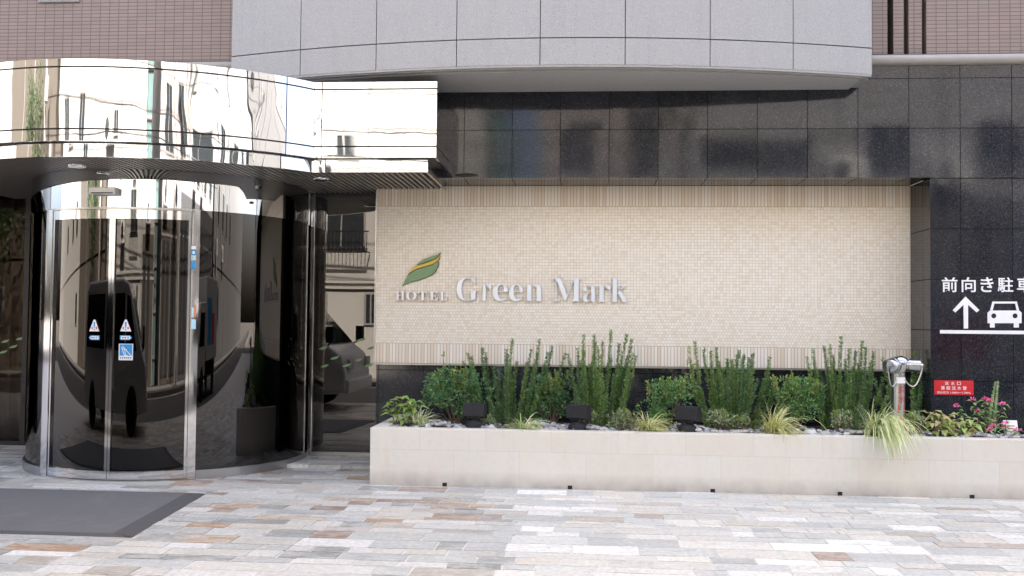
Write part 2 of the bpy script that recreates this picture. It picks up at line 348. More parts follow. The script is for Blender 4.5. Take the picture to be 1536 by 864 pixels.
_tc = {}
def glyph(s, offset=0.0):
    k = (s, offset)
    if k not in _tc:
        c = bpy.data.curves.new('glyph', 'FONT'); c.body = s; c.size = 1; c.offset = offset; c.extrude = .5; c.resolution_u = 6
        o = bpy.data.objects.new('glyph', c); col.objects.link(o); bpy.context.view_layer.update()
        me = bpy.data.meshes.new_from_object(o.evaluated_get(bpy.context.evaluated_depsgraph_get()))
        _tc[k] = ([tuple(v.co) for v in me.vertices], [tuple(p.vertices) for p in me.polygons])
        bpy.data.objects.remove(o); bpy.data.curves.remove(c); bpy.data.meshes.remove(me)
    return _tc[k]
def put_text(mb, s, x0, x1, z0, z1, Y, depth, offset=0.0, fn=None):
    """text fitted to the rectangle x0..x1, z0..z1 on the plane y=Y, standing depth towards the street"""
    vs_, fs = glyph(s, offset); xs, ys, zs = zip(*vs_)
    a, b, c_, d = min(xs), max(xs), min(ys), max(ys)
    fn = fn or (lambda u, v, w: (u, Y - w, v))
    mb.raw([fn(x0+(x-a)/(b-a)*(x1-x0), z0+(y-c_)/(d-c_)*(z1-z0), depth*(z+.5)) for x, y, z in vs_], fs)

# ------------------------------------------------------------------ ground, road, paving
YG, YT, YGL, YP = 9.55, 10.11, 10.42, 8.80
YGW = 10.93
g = MB(); g.face([(-400, -400, -.14), (400, -400, -.14), (400, 400, -.14), (-400, 400, -.14)]); tag(g.build('ground', M['earth']), kind='structure')
g = MB(); g.face([(-120, -2.6, -.12), (120, -2.6, -.12), (120, 3.4, -.12), (-120, 3.4, -.12)]); tag(g.build('road', M['asphalt']), kind='structure')
g = MB()
for y in (-2.25, 2.95): g.face([(-120, y, -.116), (120, y, -.116), (120, y+.13, -.116), (-120, y+.13, -.116)])
tag(g.build('road_markings', M['roadpaint']), kind='structure')
g = MB(); g.box(-120, 120, -4.3, -2.6, -.16, -.01); tag(g.build('far_pavement', M['far_paving'], bevel=.02), kind='structure')
g = MB(); g.box(-120, 120, 3.4, 3.55, -.16, .0); tag(g.build('kerb', M['concrete'], bevel=.015), kind='structure')
g = MB(); g.face([(-30, 3.55, -.0025), (30, 3.55, -.0025), (30, 11.2, -.0025), (-30, 11.2, -.0025)]); tag(g.build('paving_bed', M['mortar']), kind='structure')
PAL = [((.57, .55, .505), 10), ((.53, .515, .475), 9), ((.61, .60, .57), 10), ((.72, .715, .695), 7), ((.44, .45, .44), 8), ((.37, .38, .37), 4), ((.50, .51, .485), 8), ((.55, .51, .44), 6), ((.43, .385, .33), 2)]
RUST = [((.42, .275, .17), 4), ((.31, .225, .175), 5), ((.47, .36, .255), 4), ((.38, .315, .26), 5)]
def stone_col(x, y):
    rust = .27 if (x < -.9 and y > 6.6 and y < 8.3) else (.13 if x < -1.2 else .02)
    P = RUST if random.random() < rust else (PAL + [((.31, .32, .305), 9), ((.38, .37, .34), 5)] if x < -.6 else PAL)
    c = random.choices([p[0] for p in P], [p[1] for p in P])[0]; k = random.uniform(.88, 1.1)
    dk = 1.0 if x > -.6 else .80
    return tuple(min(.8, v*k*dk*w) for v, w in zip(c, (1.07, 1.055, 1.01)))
g = MB(); y = 3.56; rows = 0
while y < 11.0:
    hgt = random.choice([.08, .10, .10, .13, .13, .15, .15, .18, .2, .24]); x = -7.6 - random.random()
    while x < 6.6:
        w = random.choice([.16, .2, .24, .28, .3, .34, .38, .44, .54]) * (1.0 if hgt < .2 else 1.15)
        zt = random.uniform(0, .0035) + (.035 if y > 9.6 and x > -3.6 else 0); j = lambda: random.uniform(-.006, .006); e = .005
        a, b = x+e, x+w-e; y0, y1 = y+e, min(y+hgt, 11.0)-e
        tp = [(a+j(), y0+j(), zt), (b+j(), y0+j(), zt), (b+j(), y1+j(), zt), (a+j(), y1+j(), zt)]
        bt = [(p[0], p[1], -.012) for p in tp]
        tl = [zt+random.uniform(-.0012, .0012) for _ in range(4)]; tp = [(p[0], p[1], q) for p, q in zip(tp, tl)]
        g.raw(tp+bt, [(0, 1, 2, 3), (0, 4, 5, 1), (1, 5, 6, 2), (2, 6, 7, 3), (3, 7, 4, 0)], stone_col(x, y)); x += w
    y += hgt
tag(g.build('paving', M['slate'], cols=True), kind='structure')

# ------------------------------------------------------------------ hotel building
H = thing('hotel_building', (0, 9.6, 0), 'hotel front of black granite, cream mosaic panel and grey bowed upper storey', 'building')
m = MB()
ZT = 2.905
XR = 3.262          # right end of the recess
m.box(XR, 45, YG, YG+.2, -.1, ZT)                                  # wall right of the recess
m.box(-45, 45, YG, YG+.2, ZT+.002, 4.06)                           # band above the recess
m.build('granite_wall', M['granite'], H)
m = MB(); m.box(XR-.001, XR+.15, YG+.2, YT+.3, .3, ZT-.003); m.build('recess_side', M['granite_plain'], H)
m = MB(); m.box(-2.2, XR-.004, YG+.201, YT+.3, ZT+.001, ZT+.1); m.build('recess_soffit', M['granite_plain'], H)
m = MB()                                                            # mosaic panel: bottom strip, field, top strip
X0 = -2.195; X1 = XR-.003
m.cur = 0; m.box(X0, X1, YT, YT+.1, 1.258, 2.690)
m.cur = 1; m.box(X0, X1, YT-.004, YT+.1, 1.048, 1.2575)
m.cur = 2; m.box(X0, X1, YT-.004, YT+.1, 2.6905, ZT-.001)
m.build('mosaic_panel', [M['mosaic'], M['strips'], M['strips_top']], H)
m = MB(); m.box(X0-.012, X1, YT-.014, YT+.09, 1.032, 1.0465); m.box(X0-.012, X0-.001, YT-.012, YT+.09, 1.047, ZT-.004); m.build('panel_trim', M['brushed'], H)
m = MB(); m.box(X0+.01, X1, YT+.03, YT+.3, -.1, 1.031); m.build('plinth', M['granite'], H)
m = MB(); m.box(X0+.004, X0+.2, YT+.101, YGL+.5, -.1, ZT); m.build('return_wall', M['granite_plain'], H)
# brown tiled storey, with recessed slots on the right
m = MB()
YB = 9.60
slots = [(2.885, 2.941), (3.042, 3.086), (3.211, 3.242)]
xs = -45
for a, b in slots:
    m.box(xs, a, YB, YB+.3, 4.10, 23.4); xs = b
m.box(xs, 45, YB-.03, YB+.3, 4.10, 23.4)
m.build('tiled_wall', M['brown'], H)
m = MB()
for a, b in slots: m.box(a-.01, b+.01, YB+.16, YB+.25, 4.10, 23.4)
m.box(-45, 45, YB-.035, YB+.1, 4.065, 4.102)
m.build('shadow_gap', M['gapm'], H)
m = MB(); m.box(-45, -8.6, 10.0, 10.3, 0, ZT); m.build('side_wall', M['granite'], H)
m = MB(); prof = [(YG-.0-.07*math.sin(math.pi*k/12), 4.036-.052*math.cos(math.pi*k/12)) for k in range(13)]
for k in range(12):
    a, b = prof[k], prof[k+1]; m.face([(2.4, a[0], a[1]), (45, a[0], a[1]), (45, b[0], b[1]), (2.4, b[0], b[1])])
    m.face([(-45, a[0], a[1]), (-3.2, a[0], a[1]), (-3.2, b[0], b[1]), (-45, b[0], b[1])])
m.build('cornice', M['cornice'], H, smooth=True)
w = MB(); w.box(-5.66, -5.22, YB-.02, YB+.05, 4.735, 6.0)
wf = w.build('window', M['wframe'], H); w = MB(); w.box(-5.62, -5.26, YB-.026, YB-.021, 4.765, 5.96); w.build('pane', M['winglass'], wf)
# the mass is hollow at the ground floor behind the glass: build it as slabs
m = MB(); m.box(-45, 45, 11.3, 20, 4.2, 23.5); m.box(-45, 45, YB+.301, 11.299, 4.2, 23.5); m.build('upper_mass', M['lobby'], H)
m = MB()
m.box(-14, 3, 11.0, 19.9, -.08, .002); m.box(-14, 3, 19.9, 20, 0, 4.1); m.box(2.9, 3, 11, 19.9, 0, 4.1); m.box(-14, -13.9, 11, 19.9, 0, 4.1); m.box(-14, 3, 11.0, 19.9, 2.95, 3.05)
m.build('lobby_room', M['lobby'], H)

# bowed grey storey
def bowY(x): return 8.67 + .0526*(x+.33)**2
BX0, BX1 = -3.45, 2.603
def bowplan(a, b, off=0.0, n=10): return [(a+(b-a)*k/n, bowY(a+(b-a)*k/n)+off) for k in range(n+1)]
jx = [BX0] + [-2.703+.759*k for k in range(7)] + [BX1]
bow = MB()
for a, b in zip(jx[:-1], jx[1:]):
    for z0, z1 in ((3.795, 4.032), (4.042, 5.35), (5.36, 6.7), (6.71, 8.0)):
        bow.sweep(bowplan(a+.004, b-.004, 0, 6), z0, z1, .04)
for x, s in ((BX0, 1), (BX1, -1)):
    for z0, z1 in ((3.795, 4.032), (4.042, 5.35), (5.36, 6.7), (6.71, 8.0)):
        bow.box(min(x, x+s*.04), max(x, x+s*.04), bowY(x)+.002, YB, z0, z1)
bw = bow.build('bowed_front', M['bow'], H)
m = MB(); m.sweep(bowplan(BX0+.02, BX1-.02, .02, 30), 3.80, 7.99, .03); m.box(BX0+.02, BX1-.02, 9.2, YB-.002, 8.0, 8.03); m.build('joint_backing', M['gapm'], bw)
m = MB()                                                           # lip under the panels
m.sweep(bowplan(BX0+.005, BX1-.005, .004, 30), 3.775, 3.794, .10); m.sweep(bowplan(BX0+.07, BX1-.07, .03, 30), 3.765, 3.7745, .06)
m.box(BX0+.005, BX0+.1, bowY(BX0)+.11, YG-.001, 3.775, 3.794); m.box(BX1-.1, BX1-.005, bowY(BX1)+.11, YG-.001, 3.775, 3.794)
m.build('lip', M['bow'], bw)
m = MB(); pl = bowplan(BX0+.1, BX1-.1, .1, 30)
for p, q in zip(pl[:-1], pl[1:]):
    m.face([(p[0], p[1], 3.758), (q[0], q[1], 3.758), (q[0], YG-.002, 3.758), (p[0], YG-.002, 3.758)]); m.face([(p[0], p[1], 3.778), (q[0], q[1], 3.778), (q[0], q[1], 3.758), (p[0], p[1], 3.758)])
m.face([(pl[-1][0], pl[-1][1], 3.758), (pl[-1][0], pl[-1][1], 3.79), (pl[-1][0], YG-.002, 3.79), (pl[-1][0], YG-.002, 3.758)])
m.build('soffit', M['soffit'], bw)

# flat glass walls either side of the door
gw = MB(); gw.box(-2.99, -2.2, YGL, YGL+.012, .07, 2.83); GW = gw.build('glass_wall', M['glass_flat'], H)
m = MB(); m.box(-2.99, -2.2, YGL-.02, YGL+.03, .0, .069); mh = MB(); mh.box(-2.99, -2.2, YGL-.02, YGL+.03, 2.831, 2.95); mh.build('head_rail', M['dark'], GW); m.build('sill', M['brushed'], GW)
m = MB()
LEAF = [(-.5, -.18), (-.3, .02), (0, .17), (.3, .2), (.5, .32), (.42, .1), (.2, -.12), (-.1, -.2)]
for px, py, k in ((485, 522, 1), (502, 537, 1), (487, 549, .9), (542, 510, 1), (556, 522, .9), (520, 548, 1), (553, 548, 1.1), (538, 540, .8)):
    p = at(px, py, YGL); mb = MB(); mb.prism([(p.x+u*.10*k, p.z+v*.085*k) for u, v in LEAF], lambda u, v, d: (u, YGL-d, v), .004, .001); mb.build('leaf_decal', M['green'], GW)
gw = MB(); gw.box(-8.5, -5.6, YGW, YGW+.012, .05, 2.95); GL = gw.build('glass_wall', M['glass_clear'], H)
m = MB(); m.box(-8.5, -5.6, YGW-.02, YGW+.03, .0, .05); m.box(-6.52, -6.46, YGW-.03, YGW+.04, .05, 2.95); m.build('frame', M['dark'], GL)
for px, py in ((8, 512), (20, 520), (30, 508), (5, 528), (38, 524)):
    p = at(px, py, YGW); mb = MB(); mb.prism([(p.x+u*.10, p.z+v*.085) for u, v in LEAF], lambda u, v, d: (u, YGW-d, v), .004, .001); mb.build('leaf_decal', M['green'], GL)

# curtain in the lobby
m = MB(); n = 160
for k in range(n):
    a, b = -8.4+2.3*k/n, -8.4+2.3*(k+1)/n; f = lambda x: 11.25+.05*math.sin(x*36)+.02*math.sin(x*83)
    m.face([(a, f(a), .02), (b, f(b), .02), (b, f(b), 2.9), (a, f(a), 2.9)])
tag(m.build('curtain', M['curtain'], smooth=True), 'pleated beige curtain hanging behind the dark glass beside the door', 'curtain')

# ------------------------------------------------------------------ entrance canopy
CX, CY, CR = -4.38, 10.31, 2.40
CAN = thing('entrance_canopy', (-3.9, 9.3, 2.86), 'mirror polished steel canopy curving out above the entrance doors', 'canopy')
def arc(off, a0, a1, n): return [(CX+(CR-off)*math.cos(R(a0+(a1-a0)*k/n)), CY+(CR-off)*math.sin(R(a0+(a1-a0)*k/n))) for k in range(n+1)]
def corner(off):                                                   # where the arc meets the straight front
    yy = 8.80+off; s = (yy-CY)/(CR-off); return math.degrees(math.asin(s))+360
def gapx(p0, p1, g=.006):
    d = Vector((p1[0]-p0[0], p1[1]-p0[1])).normalized()*g; return (p0[0]+d.x, p0[1]+d.y), (p1[0]-d.x, p1[1]-d.y)
def fascia(off, bands, xr, xj, aj, yback, mb, mbw, back):
    ca = corner(off); xc = CX+(CR-off)*math.cos(R(ca)); yf = 8.80+off
    for z0, z1 in bands:
        mb.sweep(arc(off, 180, aj-.12, 60), z0, z1, .025)
        mbw.sweep(arc(off, aj+.12, ca-.05, 14), z0, z1, .025)
        mbw.sweep([(xc+.002, yf), (xj-.004, yf)], z0, z1, .025)
        mb.sweep([(xj+.004, yf), (xr, yf)], z0, z1, .025)
        mb.sweep([(xr, yf+.026), (xr, yback)], z0, z1, .025)
        mb.box(CX-CR+off, CX-CR+off+.025, CY+.01, yback, z0, z1)
    z0, z1 = bands[0][0]+.004, bands[-1][1]-.004
    back.sweep(arc(off+.012, 180, ca-.1, 60), z0, z1, .02); back.sweep([(xc+.01, yf+.012), (xr-.012, yf+.012)], z0, z1, .02); back.sweep([(xr-.012, yf+.04), (xr-.012, yback)], z0, z1, .008)
a_, w_, k_ = MB(), MB(), MB()
AJ = math.degrees(math.atan2(8.589-CY, -2.707-CX))+360
fascia(0, [(2.985, 3.080), (3.094, 3.610), (3.624, 3.684)], -1.372, -2.44, AJ, YG-.002, a_, w_, k_)
fo = a_.build('upper_fascia', M['mirror'], CAN, smooth=True); w_.build('buckled_panel', M['mirror_wavy'], fo, smooth=True); k_.build('groove', M['gapm'], fo)
a_, w_, k_ = MB(), MB(), MB()
fascia(.075, [(2.862, 2.982)], -1.46, -2.42, AJ-.3, YT-.02, a_, w_, k_)
lf = a_.build('lower_fascia', M['mirror'], CAN, smooth=True); w_.build('buckled_panel', M['mirror_wavy'], lf, smooth=True); k_.build('groove', M['gapm'], lf)
m = MB(); pl = arc(.03, 180, corner(.03), 40)
m.face([(p[0], p[1], 3.66) for p in pl] + [(-1.40, 8.83, 3.66), (-1.40, YG-.003, 3.66), (CX-CR+.03, YG-.003, 3.66)]); m.build('top_sheet', M['concrete'], CAN)
m = MB(); m.face([(p[0], p[1], 2.985) for p in pl] + [(-1.40, 8.83, 2.985), (-1.40, YG-.004, 2.985), (CX-CR+.03, YG-.004, 2.985)]); m.build('ledge', M['dark'], CAN)
m = MB()
pl = arc(.11, 180, corner(.11), 40)
m.face([(p[0], p[1], 2.886) for p in pl] + [(-1.49, 8.92, 2.886), (-1.49, YT-.02, 2.886), (X0, YT-.02, 2.886), (X0, YGL-.021, 2.886), (-3.0, YGL-.021, 2.886), (-3.0, YGW-.01, 2.886), (-6.67, YGW-.01, 2.886)])
SOF = m.build('soffit', M['dark'], CAN)
m = MB(); x = -6.65
while x < -1.5:
    c_ = CR-.11
    yf = CY-math.sqrt(max(0, c_*c_-(x-CX)**2)) if x < CX+c_*math.cos(R(corner(.11))) else 8.92
    if x > CX+c_: yf = 8.92
    yb = YT-.03 if x > X0 else (YGL-.03 if x > -3.0 else YGW-.02)
    m.box(x, x+.026, yf+.005, yb, 2.864, 2.8855); x += .056
m.build('slats', M['slat'], SOF)
for px, py in ((115, 248), (482, 268)):
    p = onz(px, py, 2.866); m = MB(); m.lathe([(.052, -.004), (.075, -.008), (.08, -.002), (.08, .012), (.05, .012)], (p.x, p.y, 2.858), n=28)
    dl = m.build('downlight', M['chrome'], CAN, smooth=True); m = MB(); m.lathe([(.050, 0), (.03, .012)], (p.x, p.y, 2.857), n=24); m.build('lens', M['lamp'], dl)
m = MB(); p = onz(700, 262, 2.866); m.lathe([(.10, 0), (.11, .006), (.09, .012)], (p.x, p.y, 2.855), n=24); m.build('speaker_cover', M['black'], CAN, smooth=True)

# ------------------------------------------------------------------ drum of the automatic door
DX, DY, DR = -4.345, 10.07, 1.395
DOOR = thing('automatic_door', (DX, DY, 0), 'dark glass automatic door drum with polished steel frame under the canopy', 'door')
def az(x, r=DR): return 360-math.degrees(math.acos(max(-1, min(1, (x-DX)/r))))
def darc(r, a0, a1, n): return [(DX+r*math.cos(R(a0+(a1-a0)*k/n)), DY+r*math.sin(R(a0+(a1-a0)*k/n))) for k in range(n+1)]
AL0, AL1 = az(-5.085), az(-5.0)          # left jamb
AM = az(-4.345); AR0, AR1 = az(-3.672), az(-3.610)
m = MB(); m.sweep(darc(DR, 165, 390, 120), 2.505, 2.862, .05); hd = m.build('header', M['mirror'], DOOR, smooth=True)
m = MB(); m.sweep(darc(DR+.012, AL0, AR1, 60), 2.492, 2.512, .03); m.build('header_edge', M['brushed'], hd)
m = MB(); m.sweep(darc(DR+.015, AR1+.2, 385, 60), 0, .085, .10); m.sweep(darc(DR+.015, 165, AL0-.2, 30), 0, .085, .10); m.sweep(darc(DR+.03, AL0, AR1, 60), 0, .012, .12); m.build('base_ring', M['brushed'], DOOR, smooth=True)
m = MB(); m.sweep(darc(DR-.01, AR1, 385, 60), .086, 2.504, .012); m.build('fixed_glass', M['glass'], DOOR, smooth=True)
m = MB(); m.sweep(darc(DR-.01, 165, AL0, 40), .086, 2.504, .012); m.build('fixed_glass', M['glass'], DOOR, smooth=True)
for a0, a1 in ((AL0, AL1), (AR0, AR1)):
    m = MB(); m.sweep(darc(DR+.02, a0, a1, 6), .012, 2.50, .07); jb = m.build('jamb', M['chrome'], DOOR, smooth=True); 
    if a0 == AR0: JR = jb
def leafdoor(a0, a1, inner):
    m = MB(); r = DR+.012; sa = 1.0
    m.sweep(darc(r, a0, a0+sa, 4), .015, 2.49, .04); m.sweep(darc(r, a1-sa, a1, 4), .015, 2.49, .04)
    m.sweep(darc(r-.001, a0+sa+.02, a1-sa-.02, 24), 2.405, 2.488, .038); m.sweep(darc(r-.001, a0+sa+.02, a1-sa-.02, 24), .017, .082, .038); m.sweep(darc(r+.003, a0+sa+.02, a1-sa-.02, 24), .082, .094, .03)
    fr = m.build('door_leaf', M['chrome'], DOOR, smooth=True)
    m = MB(); m.sweep(darc(DR-.008, a0+sa, a1-sa, 24), .094, 2.406, .010); m.build('pane', M['glass'], fr, smooth=True)
    return fr
LL = leafdoor(AL1+.15, AM-.08, 0); RL = leafdoor(AM+.08, AR0-.15, 1)
# inner core seen through the glass
m = MB(); m.lathe([(.06, .1), (.06, 2.86)], (DX, DY, 0), n=20); m.sweep(darc(.55, 250, 300, 8), .1, 2.4, .03); m.build('inner_post', M['dark'], DOOR)
m = MB(); m.lathe([(1.33, 2.50), (1.33, 2.52)], (DX, DY, 0), n=60); m.build('inner_ceiling', M['dark'], DOOR)
# post where drum and flat glass meet
m = MB(); p = onz(464, 687, 0); m.box(p.x-.024, p.x+.024, p.y-.02, p.y+.08, 0, 2.864); m.build('corner_post', M['chrome'], DOOR, bevel=.006)
m = MB(); p = onz(50, 684, 0); m.box(p.x-.03, p.x+.04, p.y-.03, p.y+.06, 0, 2.864); m.build('corner_post', M['dark'], DOOR, bevel=.006)
m = MB(); q0, q1 = at(135, 281, 8.62), at(174, 291.5, 8.62); m.box(q0.x, q1.x, 8.60, 8.69, q1.z, q0.z); se = m.build('sensor_box', M['white'], DOOR, bevel=.006)
m = MB(); m.box(q0.x+.02, q1.x-.02, 8.597, 8.60, q1.z+.006, q1.z+.016); m.build('sensor_window', M['dark'], se)
# stickers
def curved(r): return lambda u, v, d: (DX+(r+d)*math.cos(R(az(u, DR))), DY+(r+d)*math.sin(R(az(u, DR))), v)
def plate(poly, name, mat, par, lift=.0, r=DR+.004):
    m = MB(); m.prism(poly, curved(r), lift, lift+.0012); return m.build(name, mat, par)
def rect(x, z, w, h): return [(x-w/2, z-h/2), (x+w/2, z-h/2), (x+w/2, z+h/2), (x-w/2, z+h/2)]
for px, par, sgn in ((142.5, LL, -1), (189.5, RL, 1)):
    c0 = at(px, 488.5, 8.69); w = .1
    mb = MB(); fn = curved(DR+.004); mb.cur = 0; mb.prism([(c0.x-w/2, c0.z-.052), (c0.x+w/2, c0.z-.052), (c0.x+.008, c0.z+.055), (c0.x-.008, c0.z+.055)], fn, 0, .0012)
    mb.cur = 1; mb.prism([(c0.x-.005, c0.z-.02), (c0.x+.005, c0.z-.02), (c0.x+.0085, c0.z+.034), (c0.x-.0085, c0.z+.034)], fn, .0014, .002); mb.prism(rect(c0.x, c0.z-.036, .012, .012), fn, .0014, .002)
    mb.cur = 2; mb.prism(rect(c0.x-.022, c0.z-.022, .012, .022), fn, .0014, .002); mb.prism(rect(c0.x+.022, c0.z-.022, .012, .022), fn, .0014, .002)
    mb.build('warning_sticker', [M['white'], M['blue'], M['redtext']], par)
    c0 = at(px, 506.5, 8.69); mb = MB(); h, w = .021, .052
    pol = [(-w, -h), (w*.72, -h), (w*1.08, 0), (w*.72, h), (-w, h)]
    if sgn < 0: pol = [(-u, v) for u, v in pol][::-1]
    mb.cur = 0; mb.prism([(c0.x+u, c0.z+v) for u, v in pol], fn, 0, .0012)
    mb.cur = 1; mb.prism([(c0.x+u*.84, c0.z+v*.66) for u, v in pol], fn, .0014, .002)
    mb.cur = 2
    for dx in (-.025, -.004, .022): mb.prism(rect(c0.x+dx, c0.z, .014 if dx < .02 else .012, .009), fn, .0022, .0028)
    mb.build('direction_sticker', [M['blue'], M['white'], M['black']], par)
c0 = at(189.5, 528, 8.69); mb = MB(); fn = curved(DR+.004)
mb.cur = 0; mb.prism(rect(c0.x, c0.z, .128, .15), fn, 0, .0012); mb.cur = 1; mb.prism(rect(c0.x, c0.z+.018, .112, .104), fn, .0014, .002)
mb.cur = 0
def bar(x0, z0, x1, z1, t):
    d = Vector((x1-x0, z1-z0)).normalized(); nx, nz = -d.y*t/2, d.x*t/2
    return [(x0+nx*-1, z0-nz), (x1-nx, z1-nz), (x1+nx, z1+nz), (x0+nx, z0+nz)]
for b in ((-.03, .055, .045, -.03, .006), (-.038, .045, -.012, -.03, .007), (-.012, -.03, .02, -.03, .006), (-.03, .03, .01, .02, .006), (-.01, .02, .0, -.028, .006)):
    mb.prism([(c0.x+u, c0.z+v) for u, v in bar(*b)], fn, .0022, .0028)
mb.cur = 2
for k in range(6): mb.prism(rect(c0.x-.045+.018*k, c0.z-.053, .01, .012), fn, .0014, .002)
mb.build('no_leaning_sticker', [M['white'], M['blue'], M['black']], RL)
c0 = at(288.5, 390, 8.84); mb = MB(); fn = curved(DR+.024)
for dz, h, cc in ((.115, .03, 0), (.07, .05, 1), (.02, .045, 2), (-.045, .07, 1)):
    mb.cur = cc; mb.prism(rect(c0.x, c0.z+dz, .036, h), fn, 0, .0012)
mb.cur = 0; mb.prism([(c0.x+.010*math.cos(t*math.pi/6), c0.z+.07+.014*math.sin(t*math.pi/6)) for t in range(12)], fn, .0014, .002)
mb.cur = 3; mb.prism([(c0.x-.008+.006*math.cos(t*math.pi/4), c0.z+.02+.009*math.sin(t*math.pi/4)) for t in range(8)], fn, .0014, .002)
mb.build('blue_sticker', [M['white'], M['blue'], M['ltblue'], M['yellow']], JR)
c0 = at(288.5, 475, 8.84); mb = MB()
for dx, dz, h, w, cc in ((-.009, .04, .09, .016, 1), (.009, .05, .11, .016, 2), (0, -.07, .09, .034, 1)):
    mb.cur = cc; mb.prism(rect(c0.x+dx, c0.z+dz, w, h), fn, 0, .0012)
mb.build('faded_sticker', [M['white'], M['ltblue'], M['orange']], JR)

# ------------------------------------------------------------------ entrance mat
m = MB(); ca_, sa_ = math.cos(R(5)), math.sin(R(5)); o = Vector((-3.067, 6.49, 0))
ux, uy = Vector((-1, .0, 0)), Vector((-.085, .9964, 0))
P = lambda a, b, z: (o + ux*a + uy*b + Vector((0, 0, z)))
W, L = 3.6, 1.66
prof = [(0, .004), (.012, .008), (.15, .018)]
for (a0, z0), (a1, z1) in zip(prof[:-1], prof[1:]): m.face([P(a0, 0, z0), P(a0, L, z0), P(a1, L-.04, z1), P(a1, .04, z1)])
MAT = None
m2 = MB(); m2.face([P(.15, .04, .018), P(.15, L-.04, .018), P(W, L-.04, .018), P(W, .04, .018)])
MAT = m2.build('entrance_mat', M['matm']); tag(MAT, 'dark grey ribbed mat lying on the slate in front of the doors', 'mat')
m.face([P(0, 0, .004), P(.15, .04, .018), P(W, .04, .018), P(W, 0, .004)]); m.face([P(.15, L-.04, .018), P(0, L, .004), P(W, L, .004), P(W, L-.04, .018)])
m.face([P(0, 0, 0.001), P(0, 0, .004), P(W, 0, .004), P(W, 0, 0.001)]); m.face([P(0, 0, .001), P(0, L, .001), P(0, L, .004), P(0, 0, .004)])
m.build('border', M['mat_edge'], MAT)

# ------------------------------------------------------------------ planter
PX0, PX1, PZ = -1.944, 9.0, .518
m = MB()
m.box(PX0, PX1, YP, YP+.13, -.05, PZ); m.box(PX0, PX0+.13, YP+.1305, YT+.028, -.05, PZ)
PL = m.build('planter', M['limestone'], base=(1.8, YP, 0), bevel=.006); tag(PL, 'long low planter of pale cream limestone along the hotel front', 'planter')
for px, py in ((667, 730), (855, 733), (1069, 739), (1260, 742.5), (1458, 747)):
    p = at(px, py, YP); m = MB(); zz = max(p.z, .02)
    m.box(p.x-.02, p.x+.02, YP-.004, YP+.01, zz-.016, zz+.016); dh = m.build('drain_hole', M['black'], PL)
m = MB(); n = 60
def soilz(x, y): return .487+.018*math.sin(x*5.1+y*3)+.012*math.sin(x*13+1)
for i in range(n):
    for j in range(5):
        x0, x1 = -1.82+(7.6)*i/n, -1.82+7.6*(i+1)/n; y0, y1 = YP+.12+(1.24)*j/5, YP+.12+1.24*(j+1)/5
        m.face([(x0, y0, soilz(x0, y0)), (x1, y0, soilz(x1, y0)), (x1, y1, soilz(x1, y1)), (x0, y1, soilz(x0, y1))])
tag(m.build('soil', M['soil'], smooth=True), kind='structure')

# pebbles
import colorsys
def blob(mb, x, y, z, rx, ry, rz, c, n=6, seed=0):
    rnd = random.Random(seed); vs_ = []; rings = 4
    ph = [rnd.uniform(.82, 1.15) for _ in range(n)]; rot = rnd.uniform(0, 6.28)
    for i in range(1, rings):
        t = math.pi*i/rings
        for k in range(n):
            a = 2*math.pi*k/n+rot; q = ph[k]
            vs_.append((x+rx*q*math.sin(t)*math.cos(a), y+ry*q*math.sin(t)*math.sin(a), z+rz*math.cos(t)))
    b = len(vs_); vs_ += [(x, y, z+rz), (x, y, z-rz)]
    fs = [(i*n+k, (i+1)*n+k, (i+1)*n+(k+1) % n, i*n+(k+1) % n) for i in range(rings-2) for k in range(n)]
    fs += [(b, k, (k+1) % n) for k in range(n)] + [(b+1, (rings-2)*n+(k+1) % n, (rings-2)*n+k) for k in range(n)]
    mb.raw(vs_, fs, c)
STC = [(.50, .49, .47), (.60, .59, .58), (.30, .30, .30), (.40, .37, .33), (.20, .20, .205), (.44, .42, .41)]
m = MB()
for k in range(1500):
    x = random.uniform(-1.8, 5.2); y = YP+.14+random.random()**1.6*.75; r = random.uniform(.01, .026)
    blob(m, x, y, soilz(x, y)+r*.25+(.02 if y < YP+.35 else 0), r*1.25, r, r*.75, random.choice(STC), 6, k)
tag(m.build('pebbles', M['stone'], smooth=True, cols=True), 'mixed white and grey pebbles covering the planter soil', 'pebbles', kind='stuff')
for px, w, c, lab in ((642, .045, (.62, .60, .57), 'white rounded stone beside the sedge at the left end of the planter'), (735, .05, (.50, .49, .47), 'pale stone right of the floodlight by the leftmost rosemary'),
                   (889, .05, (.58, .56, .53), 'flat pale stone right of the middle floodlight'), (905, .04, (.5, .49, .47), 'smaller grey stone between middle floodlight and yellow sedge'), (1045, .055, (.60, .59, .57), 'whitish stone at the foot of the floodlight farthest right'),
                   (1062, .05, (.36, .35, .35), 'dark grey stone to the right of the right floodlight'), (1215, .055, (.62, .61, .60), 'white stone between the two trailing sedges'), (1236, .04, (.40, .40, .40), 'grey stone between the trailing sedges behind the white one')):
    p = at(px, 640, YP+.24); m = MB(); blob(m, p.x, YP+.22, .515, w*1.2, w, w*.7, c, 10, int(px)); tag(m.build('stone', M['stone'], smooth=True, cols=True), lab, 'stone', 'larger stones in the planter')

